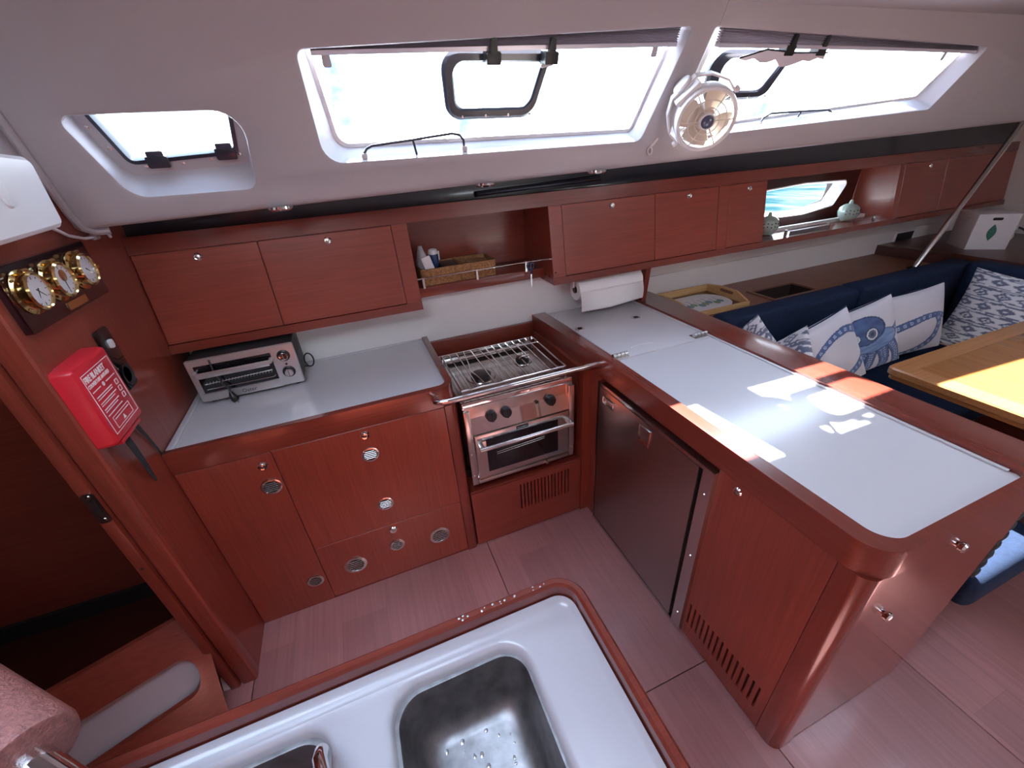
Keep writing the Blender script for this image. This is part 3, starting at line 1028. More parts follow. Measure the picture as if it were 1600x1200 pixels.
# ================================================================ galley base under the toaster side
YF = 1.346
def disc_part(name, x, z, prof, mat, parent, n=28, y=YF):
    return MB().lathe(prof, lambda a, b, h: (x + a, y - h, z + b), n).build(name, mat, parent)
def flat_lock(x, z, parent):
    k = disc_part('push_lock', x, z, [(.0155, -.001), (.017, .002), (.014, .006), (.010, .005)], 'chrome', parent, 22)
    disc_part('button', x, z, [(.009, 0), (.009, .0065), (.005, .0075)], 'steel', k, 14)
def vent(x, z, r, parent):
    v = disc_part('vent', x, z, [(r, -.001), (r, .002), (r * .86, .0045), (r * .72, .0045), (r * .70, .003)], 'steel', parent)
    disc_part('vent_hole', x, z, [(r * .70, .001), (r * .69, .0033)], 'slot', v, 22)
    n = 5
    for k in range(n):
        zz = z + (k - (n - 1) / 2) * r * .23
        hw = math.sqrt(max(0, (r * .70) ** 2 - (zz - z) ** 2)) * .98
        MB().box(x - hw, x + hw, YF - .0052, YF - .0030, zz - r * .040, zz + r * .040, .0006, 1).build('slat', 'steel', v)
    for a in (.25, .75, 1.25, 1.75):
        disc_part('screw', x + r * .86 * math.cos(a * PI), z + r * .86 * math.sin(a * PI), [(.0022, .004), (.0022, .0056), (.0006, .006)], 'chrome', v, 8)

t = thing('base_cabinet', 'mahogany base cabinet with three vented doors under the toaster worktop', 'cabinet', (-.25, 1.6, 0))
MB().box(XB + .001, .196, YF + .019, 1.875, 0.0, .812).build('body', 'wood_x', t, 0)
MB().box(XB + .001, .196, YF + .004, YF + .0188, 0.0, .012).build('plinth', 'rim_x', t, 0)
def bdoor(x0, x1, z0, z1):
    return MB().box(x0 + .0012, x1 - .0012, YF, YF + .018, z0 + .0012, z1 - .0012, .0015, 1).build('door', 'wood_z', t)
d = bdoor(XB + .001, -.408, .004, .813)
flat_lock(-.448, .764, d); vent(-.450, .671, .034, d); vent(-.450, .146, .032, d)
d = bdoor(-.408, .197, .316, .813)
flat_lock(-.105, .781, d); vent(-.106, .692, .033, d); vent(-.103, .436, .032, d)
d = bdoor(-.408, .197, .012, .316)
flat_lock(-.103, .284, d); vent(-.105, .191, .032, d); vent(.079, .161, .046, d); vent(-.286, .158, .046, d)
post = rpoly([(.1975, YF - .001), (.1975, 1.50), (.246, 1.50), (.246, YF - .001)], [0, 0, 0, .047], 10)
MB().prism(post, XY, 0.0, .8145).build('corner_post', 'rim_z', t)
MB().box(.222, .246, 1.501, 1.875, 0.0, .8145).build('side_panel', 'wood_y', t, 0)

# worktop with fiddle rim
t = thing('worktop', 'white worktop with mahogany edge carrying the toaster oven', 'worktop', (-.25, 1.6, .815))
inner_r = rpoly([(XB + .002, YF + .024), (.222, YF + .024), (.222, 1.878), (XB + .002, 1.878)], [0, .04, 0, 0], 10)
MB().prism(inner_r, XY, .822, ZC).build('top', 'white_top', t)
def rim(path_out, path_in, z0, z1, mat, parent, name='rim', bev=.004):
    return MB().prism(path_out + path_in[::-1], XY, z0, z1, bev, 2).build(name, mat, parent)
def arc2(cx, cy, r, a0, a1, n=10):
    return [(cx + r * math.cos(R(a0 + (a1 - a0) * k / n)), cy + r * math.sin(R(a0 + (a1 - a0) * k / n))) for k in range(n + 1)]
po = [(XB + .002, YF - .002)] + arc2(.188, YF + .060 - .002, .060, -90, 0) + [(.248, 1.879)]
pi = [(XB + .002, YF + .0235)] + arc2(.1875, YF + .0580, .0345, -90, 0) + [(.2225, 1.879)]
rim(po, pi, .8155, .8975, 'rim_x', t)
# raised white bead where the top meets the bulkhead and splashback
MB().box(XB + .002, XB + .022, YF + .026, 1.876, ZC + .0005, ZC + .010, .004, 3).build('edge_bead', 'white_top', t)
MB().box(XB + .023, .2215, 1.866, 1.8785, ZC + .0005, ZC + .006, .002, 2).build('back_bead', 'white_top', t)

# ================================================================ stove
t = thing('gas_stove', 'stainless gimballed gas stove with oven and black knobs', 'stove', (.51, 1.58, .36))
SX0, SX1, SY0, SY1, SB, ST = .262, .752, 1.335, 1.80, .395, .800
MB().box(SX0 + .004, SX1 - .004, SY0 + .012, SY1, SB + .02, ST - .022, .003).build('body', 'steel', t)
# side frame uprights and bottom bar on the front
for x in (SX0, SX1 - .026):
    u = MB().box(x, x + .026, SY0 - .002, SY0 + .0115, SB, ST - .030, .003).build('upright', 'steel', t)
    for z in (SB + .05, ST - .24):
        disc_part('screw', x + .010, z, [(.004, .0), (.004, .002), (.001, .003)], 'chrome', u, 8, SY0 - .002)
MB().box(SX0 + .027, SX1 - .027, SY0 - .002, SY0 + .0115, SB, SB + .017, .003).build('bottom_bar', 'steel', t)
b = MB()
b.prism(rpoly([(.604, .398), (.616, .398), (.616, .412), (.604, .412)], .003), XZ, SY0 - .0025, SY0 - .014).build('catch', 'chrome', t)
# control panel leaning back
cp = MB().prism([(SY0 + .0, .655), (SY0 + .018, .765), (SY0 + .040, .765), (SY0 + .040, .655)], YZ, SX0 + .027, SX1 - .027).build('control_panel', 'chrome', t)
for x, z in ((.375, .7225), (.440, .7225), (.640, .7225)):
    F = lambda a, c, h, x=x, z=z: (x + a, SY0 + .0085 - h + c * .16, z + c)
    k = MB().lathe([(.023, 0), (.022, .014), (.019, .018), (.004, .019)], F, 24).build('knob', 'black', cp)
    MB().box(x - .003, x + .003, SY0 - .020, SY0 - .010, z - .018, z + .018, .0015, 1).build('grip', 'black', k)
MB().lathe([(.008, 0), (.008, .004), (.003, .006)], lambda a, c, h: (.578 + a, SY0 + .010 - h, .727 + c), 12).build('igniter', 'black', cp)
# oven door
dr = MB().box(SX0 + .030, SX1 - .030, SY0 - .006, SY0 + .010, .425, .650, .004).build('oven_door', 'steel', t)
MB().box(.338, .668, SY0 - .0085, SY0 - .0062, .452, .622, .001, 1).build('dark_surround', 'black_gloss', dr)
MB().box(.372, .634, SY0 - .0100, SY0 - .0087, .478, .575, .0005, 1).build('glass', 'oven_glass', dr)
for z in (.542, .552):
    MB().tube([(.380, SY0 - .0105, z - .006), (.60, SY0 - .0105, z + .004)], .0012, 6).build('oven_rack_bar', 'steel', dr)
MB().box(.475, .530, SY0 - .0078, SY0 - .0062, .629, .645, .0005, 1).build('maker_plate', 'black', dr)
for k in range(6):
    MB().box(.480 + k * .0078, .485 + k * .0078, SY0 - .0083, SY0 - .0078, .634 + .0015 * (k % 2), .640 - .001 * (k % 3), 0).build('plate_mark', 'steel', dr)
hb = MB().tube([(.302, SY0 - .046, .606), (.300, SY0 - .046, .606), (.722, SY0 - .046, .606)], .0095, 14).build('door_handle', 'chrome', dr)
for x in (.312, .712):
    MB().box(x - .010, x + .010, SY0 - .050, SY0 - .0065, .601, .615, .003).build('handle_arm', 'steel', hb)
# cook top: tray, back rail, burners
MB().box(SX0, SX1, SY0 + .022, SY1 - .002, ST - .021, ST - .006, .003).build('hob_tray', 'steel', t)
MB().box(SX0, SX1, SY0 + .016, SY0 + .042, ST - .034, ST - .001, .006, 3).build('front_edge', 'chrome', t)
MB().box(SX0 + .004, SX1 - .004, SY1 - .038, SY1 - .024, ST - .006, ST + .028, .003).build('back_rail', 'steel', t)
MB().box(SX0 + .03, SX1 - .03, SY1 - .10, SY1 - .066, ST - .0058, ST - .0035).build('vent_slot', 'slot', t)
for (x, y, r) in ((.405, 1.545, .048), (.625, 1.60, .034)):
    F = lambda a, c, h, x=x, y=y: (x + a, y + c, ST - .006 + h)
    bd = MB().lathe([(r * 1.35, 0), (r * 1.3, .003), (r, .005)], F, 26).build('burner_dish', 'steel', t)
    MB().lathe([(r * .95, .004), (r * .95, .014), (r * .75, .017), (r * .1, .018)], F, 24).build('burner_cap', 'black', bd)
# wire pan grid, raised
GZ = ST + .035
gx0, gx1, gy0, gy1 = SX0 + .018, SX1 - .012, SY0 + .055, SY1 - .05
gd = MB()
gd.tube([(gx0, gy0, GZ), (gx1, gy0, GZ), (gx1, gy1, GZ), (gx0, gy1, GZ)], .0042, 8, True)
g0 = gd.build('pan_grid', 'chrome', t)
for k in range(12):
    x = gx0 + (gx1 - gx0) * (k + 1) / 13
    if k in (2, 3, 4):        # bars bent round the large burner
        dx = {2: -.012, 3: .0, 4: .012}[k]
        pts = [(x, gy0, GZ), (x + dx, gy0 + .09, GZ), (x + dx * 2.0, 1.545, GZ), (x + dx, 1.62, GZ), (x, gy1, GZ)]
    else:
        pts = [(x, gy0, GZ), (x, gy1, GZ)]
    MB().tube(pts, .0028, 6).build('grid_bar', 'chrome', g0)
MB().tube([(gx0, gy1 - .07, GZ), (gx1, gy1 - .07, GZ)], .003, 6).build('cross_bar', 'chrome', g0)
for (x, y) in ((gx0, gy0), (gx1, gy0), (gx1, gy1), (gx0, gy1)):
    MB().tube([(x, y, GZ), (x, y, ST - .006)], .003, 6).build('grid_leg', 'chrome', g0)
# pot clamp over the small burner
pc = MB()
for k in range(5):
    a = 2 * PI * k / 5
    pc.tube([(.612, 1.56, GZ + .006), (.612 + .030 * math.cos(a), 1.56 + .030 * math.sin(a), GZ + .006)], .0032, 6)
pc.sphere((.612, 1.56, GZ + .008), .009, (1, 1, .6), 10, 6)
pc.build('pan_clamp', 'chrome', t)

# crash bar across the stove
t = thing('crash_bar', 'polished chrome grab bar running across the front of the stove', 'grab bar', (.5, 1.29, .86))
MB().tube([(.172, YF - .004, .866), (.160, YF - .022, .868), (.162, YF - .042, .869), (.180, YF - .054, .869), (.21, YF - .058, .869), (.50, YF - .058, .869), (.825, YF - .058, .869), (.843, YF - .058, .869)], .011, 14).build('bar', 'chrome', t)

# wooden alcove round the stove
o = MB().box(.2485, .800, 1.855, 1.876, .40, .868, .002).build('alcove_back', 'rim_x', None)
tag(o, 'dark mahogany board standing behind the stove against the splashback', 'panel')
t = thing('vent_panel', 'mahogany panel with upright slots below the stove', 'panel', (.52, 1.36, 0))
def slotted(mb, u0, u1, v0, v1, va, vb, slots, f):
    """board with upright slots: rails above and below, bars between"""
    def bx_(a, b, c, d):
        mb.prism([(a, c), (b, c), (b, d), (a, d)], f, 0, .016)
    bx_(u0, u1, v0, va); bx_(u0, u1, vb, v1)
    e = [u0] + [q for sl in slots for q in sl] + [u1]
    for k in range(0, len(e), 2):
        bx_(e[k], e[k + 1], va, vb)
pb = MB()
slotted(pb, .2475, .798, .012, .333, .150, .302, [(.478 + k * .0178, .4855 + k * .0178) for k in range(15)], lambda u, v, w: (u, YF + w, v))
pb.build('panel', 'wood_x', t, 0)
MB().box(.2475, .798, YF + .017, YF + .024, .012, .332).build('backing', 'slot', t, 0)
MB().box(.2475, .798, YF + .004, YF + .10, .3335, .345).build('ledge', 'rim_x', t, 0)
MB().box(.2475, .798, YF + .1, YF + .11, .3455, .395).build('dark_back', 'gap', t, 0)

# ================================================================ peninsula
XF = .845
t = thing('peninsula_cabinet', 'mahogany peninsula cabinet with slotted door and rounded corner', 'cabinet', (1.15, .8, 0))
MB().box(.870, 1.525, .272, 1.275, .02, .812).build('body', 'wood_y', t, 0)
MB().box(.870, 1.40, .275, 1.88, .0, .0195).build('plinth', 'rim_y', t, 0)
MB().box(.801, 1.385, 1.401, 1.876, .02, .8145).build('back_body', 'wood_y', t, 0)
MB().prism([(.801, YF), (XF, YF), (XF, 1.2745), (1.385, 1.2765), (1.385, 1.400), (.801, 1.400)], XY, .0, .8145).build('corner_stile', 'wood_z', t, 0)
# slotted door beside the fridge
dd = MB()
slotted(dd, .313, .6475, .010, .8135, .078, .190, [(.340 + k * .0205, .3475 + k * .0205) for k in range(15)], lambda u, v, w: (XF + w, u, v))
d = dd.build('slotted_door', 'wood_z', t, 0)
MB().box(XF + .0165, XF + .021, .33, .64, .07, .20).build('slot_backing', 'slot', d, 0)
lock(.845, .79, d, lambda a, b, h: (XF - h, .578 + a, .787 + b))
pst = rpoly([(XF, .3115), (XF, .245), (.912, .245), (.912, .3115)], [0, .062, 0, 0], 12)
MB().prism(pst, XY, .0, .8145).build('corner_post', 'rim_z', t)
# end: upper drawer front, lower door
e1 = MB().box(.9135, 1.465, .246, .2705, .6495, .8145, .002, 1).build('drawer_front', 'rim_x', t)
e2 = MB().prism([(.9135, .010), (1.395, .010), (1.415, .10), (1.465, .6475), (.9135, .6475)], XZ, .2705, .250, .002, 1).build('end_door', 'rim_x', t)
for x, z, par in ((1.145, .795, e1), (.993, .622, e2)):
    yy = .246 if par is e1 else .250
    k = MB().lathe([(.008, 0), (.008, .006), (.0125, .010), (.0135, .017), (.010, .021), (.003, .022)], lambda a, b, h, x=x, z=z, yy=yy: (x + a, yy - h, z + b), 16).build('knob', 'chrome', par)

t = thing('worktop', 'white peninsula worktop with mahogany edge and lift-up lid', 'worktop', (1.15, .9, .815))
wi = rpoly([(.888, .264), (1.384, .264), (1.384, 1.878), (.876, 1.878)], [.055, .018, 0, 0], 10)
MB().prism(wi, XY, .822, ZC).build('top', 'white_top', t)
po = [(.801, 1.879), (.838, 1.26), (XF - .004, 1.10)] + arc2(XF + .070 - .004, .310, .070, 180, 270, 12) + [(1.47, .240)] + arc2(1.47, .300, .060, -90, 0, 6) + [(1.530, 1.879)]
pin = [(.8755, 1.879), (.8870, 1.26), (.8875, 1.10)] + arc2(.888 + .0545, .318, .055, 180, 270, 12) + [(1.366, .2635)] + arc2(1.366, .282, .0185, -90, 0, 6) + [(1.3845, 1.879)]
rim(po, pin, .8155, .899, 'rim_y', t, bev=.006)
# white bead round the top, groove lines
MB().box(1.372, 1.3835, .29, 1.876, ZC + .0005, ZC + .006, .0025, 2).build('edge_bead', 'white_top', t)
ld = MB().prism(rpoly([(.900, 1.245), (1.362, 1.245), (1.362, 1.862), (.890, 1.862)], .012), XY, ZC + .0005, ZC + .0065, .0025, 2).build('lid', 'white_top', t)
for (x, y) in ((.925, 1.60), (1.232, 1.59)):
    lh = MB().prism(rpoly([(x - .022, y - .016), (x + .022, y - .016), (x + .022, y + .016), (x - .022, y + .016)], .013), XY, ZC + .0066, ZC + .0095, .001, 1).build('flush_pull', 'steel', ld)
    MB().prism(rpoly([(x - .010, y - .009), (x + .012, y - .009), (x + .012, y + .009), (x - .010, y + .009)], .004), XY, ZC + .0096, ZC + .0105).build('finger_slot', 'slot', lh)
for (x, y) in ((.918, 1.262), (1.330, 1.268)):
    hg = MB()
    for k in range(4):
        hg.tube([(x - .034 + k * .018, y, ZC + .016), (x - .019 + k * .018, y, ZC + .016)], .009, 12)
    hg.box(x - .036, x + .036, y - .001, y + .026, ZC + .0066, ZC + .0095, .001, 1)
    hg.box(x - .036, x + .036, y - .016, y - .001, ZC + .0066, ZC + .0095, .001, 1)
    hg.build('hinge', 'steel', ld)
MB().tube([(1.06 + .06 * math.cos(a), 1.30 + .02 * math.sin(a), ZC + .0066) for a in [PI * (.1 + .8 * k / 10) for k in range(11)]], .0016, 6).build('finger_groove', 'splash', ld)

# ---- fridge
t = thing('fridge', 'built-in stainless fridge with satin door under the peninsula worktop', 'fridge', (.87, .96, 0))
FX = XF - .012
fo = [(XF - .016, .648, .012), (XF - .016, 1.2735, .012), (XF - .016, 1.2735, .798), (XF - .016, .648, .798)]
fi = [(XF - .016, .690, .028), (XF - .016, 1.264, .028), (XF - .016, 1.264, .784), (XF - .016, .690, .784)]
MB().ring(fo, fi, (.035, 0, 0)).build('frame', 'steel', t)
MB().box(XF + .004, XF + .024, .691, 1.261, .031, .787).build('cavity', 'slot', t, 0)
d = MB().box(XF - .016, XF + .003, .706, 1.260, .032, .780, .004, 2).build('door', 'steel_dark', t)
h = MB().ring([(XF - .0165, y, z) for y, z in rpoly([(.930, .690), (.990, .690), (.990, .762), (.930, .762)], .003)],
              [(XF - .0165, y, z) for y, z in rpoly([(.934, .694), (.986, .694), (.986, .758), (.934, .758)], .003)], (-.003, 0, 0)).build('handle_frame', 'chrome', d)
MB().box(XF - .0170, XF - .0163, .9345, .9855, .7105, .7575).build('handle_recess', 'steel_dark', h)
MB().box(XF - .0200, XF - .0163, .9345, .9855, .6945, .7095, .001, 1).build('handle_lip', 'chrome', h)
MB().ring([(XF - .0165, y, z) for y, z in rpoly([(1.150, .722), (1.225, .722), (1.225, .752), (1.150, .752)], .004)],
          [(XF - .0165, y, z) for y, z in rpoly([(1.154, .726), (1.221, .726), (1.221, .748), (1.154, .748)], .003)], (-.006, 0, 0)).build('lock_frame', 'chrome', d)
for z in (.10, .42, .70):
    MB().lathe([(.004, 0), (.004, .002), (.001, .003)], lambda a, b, h, z=z: (XF - .016 - h, .669 + a, z + b), 8).build('screw', 'chrome', t)

# ================================================================ toaster oven
t = thing('toaster_oven', 'silver toaster oven with two round knobs on the worktop', 'toaster oven', (-.467, 1.76, ZC))
TX0, TX1, TY0, TY1, TZ0, TZ1 = -.645, -.287, 1.662, 1.855, .897, 1.066
MB().box(TX0 + .004, TX1 - .004, TY0 + .016, TY1, TZ0 + .002, TZ1 - .002, .006, 2).build('body', 'toaster_shell', t)
fr = MB().box(TX0, TX1, TY0, TY0 + .0155, TZ0, TZ1, .008, 3).build('front_panel', 'toaster_body', t)
MB().box(TX0 + .022, TX1 - .083, TY0 - .002, TY0 - .0005, TZ0 + .036, TZ1 - .024, .001, 1).build('door_glass', 'black_gloss', t)
MB().box(TX0 + .016, TX1 - .078, TY0 - .008, TY0 - .0005, TZ0 + .004, TZ0 + .0355, .002, 2).build('door_rail', 'toaster_body', t)
hd = MB().tube([(TX0 + .022, TY0 - .001, TZ1 - .048), (TX0 + .022, TY0 - .022, TZ1 - .050), (TX0 + .030, TY0 - .030, TZ1 - .050), (-.48, TY0 - .033, TZ1 - .050), (TX1 - .095, TY0 - .030, TZ1 - .050), (TX1 - .087, TY0 - .022, TZ1 - .050), (TX1 - .087, TY0 - .001, TZ1 - .048)], .0075, 10)
hd.box(TX0 + .026, TX1 - .091, TY0 - .034, TY0 - .029, TZ1 - .062, TZ1 - .040, .002, 2)
hd.build('door_handle', 'toaster_body', t)
# rack seen through the glass
rk = MB()
rk.tube([(TX0 + .035, TY0 - .0035, TZ0 + .072), (TX1 - .095, TY0 - .0035, TZ0 + .078)], .0016, 6)
for k in range(22):
    x = TX0 + .04 + k * .0104
    rk.tube([(x, TY0 - .0035, TZ0 + .068), (x + .005, TY0 - .0035, TZ0 + .080)], .0011, 5)
rk.tube([(TX0 + .035, TY0 - .0035, TZ0 + .050), (TX1 - .095, TY0 - .0035, TZ0 + .050), (TX1 - .090, TY0 - .0035, TZ0 + .056)], .0014, 6)
rk.build('rack', 'steel', t)
for z in (TZ1 - .045, TZ0 + .056):
    F = lambda a, b, h, z=z: (TX1 - .042 + a, TY0 - h, z + b)
    kb = MB().lathe([(.023, -.001), (.023, .002), (.020, .004), (.017, .003)], F, 26).build('knob_ring', 'black', t)
    MB().lathe([(.0165, 0), (.016, .014), (.0135, .017), (.003, .0175)], F, 24).build('knob', 'chrome', kb)
    MB().box(TX1 - .0435, TX1 - .0405, TY0 - .019, TY0 - .0165, z - .012, z + .012, .0006, 1).build('pointer', 'toaster_side', kb)
MB().lathe([(.0045, 0), (.0045, .002), (.001, .003)], lambda a, b, h: (TX1 - .042 + a, TY0 - h, (TZ0 + TZ1) / 2 + .004 + b), 10).build('pilot_lamp', pm('pilot red', (.10, .01, .01), .2), t)
for x in (TX0 + .03, TX1 - .03):
    for y in (TY0 + .03, TY1 - .03):
        MB().lathe([(.010, 0), (.009, .0135)], lambda a, b, h, x=x, y=y: (x + a, y + b, ZC + h), 12).build('foot', 'black', t)
for k in range(5):
    for j in range(2):
        MB().box(TX1 - .0043, TX1 - .0036, TY0 + .05 + j * .05, TY0 + .085 + j * .05, TZ1 - .03 - k * .011, TZ1 - .026 - k * .011).build('side_louvre', 'slot', t)
text_part('brand_text', 'Oster', .021, Matrix.Translation((-.505, TY0 - .0082, TZ0 + .012)) @ Matrix.Rotation(R(90), 4, 'X') @ Matrix.Shear('XY', 4, (.0, .0)), 'print_black', t)
cd = MB().tube([(-.565, TY0 - .004, TZ1 - .006), (-.560, TY0 - .020, TZ1 - .060), (-.548, TY0 - .018, TZ0 + .062), (-.540, TY0 - .020, TZ0 + .050), (-.536, TY0 - .026, TZ0 + .030)], .0032, 8).build('power_cord', 'black', t)
MB().tube([(-.5365, TY0 - .026, TZ0 + .034), (-.534, TY0 - .030, TZ0 + .018), (-.530, TY0 - .034, TZ0 + .004), (-.527, TY0 - .036, TZ0 - .004)], [.006, .012, .013, .010], 10).build('plug', 'black', cd)
for dx in (-.005, .006):
    MB().box(-.528 + dx - .0012, -.528 + dx + .0012, TY0 - .040, TY0 - .036, ZC + .0005, ZC + .006).build('plug_pin', 'steel', cd)
lp = [V((-.268 + .022 * math.sin(2 * PI * k / 16) * .8, 1.80 - .004, .925 + .030 * math.cos(2 * PI * k / 16) + .005)) for k in range(16)]
MB().tube(lp, .003, 8, True).build('cord_loop', 'black', t)
MB().tube([(TX1 - .004, 1.80, .905), (-.272, 1.80, .898), (-.266, 1.797, .900)], .003, 8).build('cord_tail', 'black', t)

# ================================================================ paper towel
t = thing('paper_towel', 'white paper towel roll hanging under the locker over the worktop', 'paper towel', (1.14, 1.74, 1.0))
PY, PZ = 1.792, 1.018
def paper_sec(x):
    pts = []
    for k in range(30):
        a = 2 * PI * k / 30
        pts.append(V((x, PY + .052 * math.cos(a), PZ + .052 * math.sin(a))))
    return pts
rb = MB()
o_ = [[V((x, PY + .052 * math.cos(2 * PI * k / 32), PZ + .052 * math.sin(2 * PI * k / 32))) for k in range(32)] for x in (1.005, 1.375)]
i_ = [[V((x, PY + .019 * math.cos(2 * PI * k / 32), PZ + .019 * math.sin(2 * PI * k / 32))) for k in range(32)] for x in (1.375, 1.005)]
rb.loft([o_[0], o_[1], i_[0], i_[1], o_[0]], False, False)
rb.build('roll', 'paper', t)
sh = MB()
rows = []
for i in range(12):
    s = i / 11
    a = R(180) + s * 0
    y = PY - .0535 - .010 * math.sin(s * PI * .8) - .006 * s
    z = PZ - s * .098
    rows.append([V((1.006, y, z)), V((1.18, y - .002, z - .004 * s)), V((1.374, y + .004 * s, z + .010 * s))])
sh.loft(rows, False, False, closed=False)
so_ = sh.build('loose_sheet', 'paper', t)
mo = so_.modifiers.new('thick', 'SOLIDIFY'); mo.thickness = .0008
MB().tube([(1.000, PY, PZ), (1.385, PY, PZ)], .016, 14).build('core_tube', 'black', t)
hk = MB()
hk.box(.990, .999, PY - .006, PY + .006, PZ + .012, 1.0795, .002)
hk.box(1.380, 1.389, PY - .012, PY + .012, PZ - .014, 1.0795, .002)
hk.build('bracket', 'white_plastic', t)

# ================================================================ things on the open shelf
t = thing('cork_tray', 'brown cork storage tray on the open shelf', 'tray', (.445, 1.91, 1.1405))
cx0, cx1, cy0, cy1, cz0, cz1 = .268, .622, 1.856, 2.02, 1.1405, 1.212
oo = rpoly([(cx0, cy0), (cx1, cy0), (cx1, cy1), (cx0, cy1)], .015)
b = MB()
ii = inset(oo, .008)
b.loft([[V((u, v, cz0)) for u, v in oo], [V((u, v, cz1)) for u, v in oo], [V((u, v, cz1)) for u, v in ii], [V((u, v, cz0 + .008)) for u, v in ii]], True, True)
b.build('tray_body', 'cork', t)
for x in (.44, .53):
    pass
MB().box(.452, .459, cy0 + .009, cy1 - .009, cz0 + .009, cz1 - .004, .002).build('divider', 'cork', t)
o = MB().prism(rpoly([(.375, 1.880), (.446, 1.880), (.446, 1.990), (.375, 1.990)], .012), XY, cz0 + .0085, cz1 - .002, .006, 2).build('folded_cloth', 'black', None)
tag(o, 'dark folded cloth lying in the cork tray', 'cloth')
o = MB().lathe([(.050, 0), (.052, .050), (.050, .058), (.044, .056)], lambda a, b, h: (.545 + a, 1.925 + b, cz0 + .0085 + h), 24).build('round_dish', 'cork', None)
tag(o, 'shallow brown dish standing in the cork tray', 'dish')
t = thing('drink_bottle', 'dark blue drink bottle with white lid in the cork tray', 'bottle', (.352, 1.955, cz0 + .009))
F = lambda a, b, h: (.352 + a, 1.955 + b, cz0 + .009 + h)
MB().lathe([(.021, 0), (.023, .004), (.023, .100), (.021, .108)], F, 20).build('body', 'bottle_blue', t)
MB().lathe([(.0215, .106), (.022, .110), (.020, .124), (.014, .128), (.013, .126)], F, 20).build('lid', 'white_plastic', t)
MB().box(.374, .380, 1.950, 1.960, cz0 + .085, cz0 + .125, .002).build('strap', 'white_plastic', t)
t = thing('plastic_bag', 'crumpled clear plastic bag with white packet in the cork tray', 'bag', (.30, 1.94, cz0 + .009))
b = MB()
rows = []
for i in range(9):
    s = i / 8
    z = cz0 + .009 + s * .150
    rr = (.020 + .014 * math.sin(PI * min(1, s * 1.15))) * (1 if s < .8 else (1 - (s - .8) * 2.2))
    rows.append([V((.296 + rr * .85 * math.cos(a) * (1 + .25 * mnoise.noise((math.cos(a) * 2, math.sin(a) * 2, s * 5))),
                    1.945 + rr * math.sin(a) * (1 + .25 * mnoise.noise((math.cos(a) * 2 + 9, math.sin(a) * 2, s * 5))), z)) for a in [2 * PI * k / 16 for k in range(16)]])
b.loft(rows)
b.build('bag_body', 'plastic_bag', t)
pk = MB()
mt = Matrix.Translation((.316, 1.898, cz0 + .068)) @ Matrix.Rotation(R(-14), 4, 'Y') @ Matrix.Rotation(R(-8), 4, 'X')
pk.box(-.020, .022, -.006, .006, -.050, .050, .004, 2)
pk.xf(mt)
pk = pk.build('packet', 'print_white', t)
lg = MB()
for (x, z, r) in ((-.010, -.018, .007), (.002, -.028, .006), (.008, -.020, .004), (-.004, -.008, .004), (-.012, -.034, .004)):
    lg.tube([(x + r * math.cos(2 * PI * k / 10), -.0068, z + r * math.sin(2 * PI * k / 10)) for k in range(10)], .0012, 5, True)
lg.xf(mt)
lg.build('packet_print', 'print_black', pk)
# scissors hanging from the rail
t = thing('scissors', 'small scissors with dark handles hanging from the shelf rail', 'scissors', (.775, 1.808, 1.13))
sc = MB()
for s in (-1, 1):
    sc.tube([(.775 + s * .008 + .008 * math.cos(2 * PI * k / 14), 1.806, 1.168 + .013 * math.sin(2 * PI * k / 14)) for k in range(14)], .0025, 6, True)
sc.tube([(.771, 1.806, 1.155), (.776, 1.806, 1.130)], .0035, 6)
sc.tube([(.779, 1.806, 1.155), (.774, 1.806, 1.130)], .0035, 6)
sc.build('handles', 'bottle_blue', t)
for s in (-1, 1):
    MB().prism([(.775 - s * .002, 1.132), (.775 + s * .004, 1.128), (.775 + s * .003, 1.075), (.775 + s * .0015, 1.060)], XZ, 1.8045 + s * .0008, 1.8060 + s * .0008).build('blade', 'steel', t)

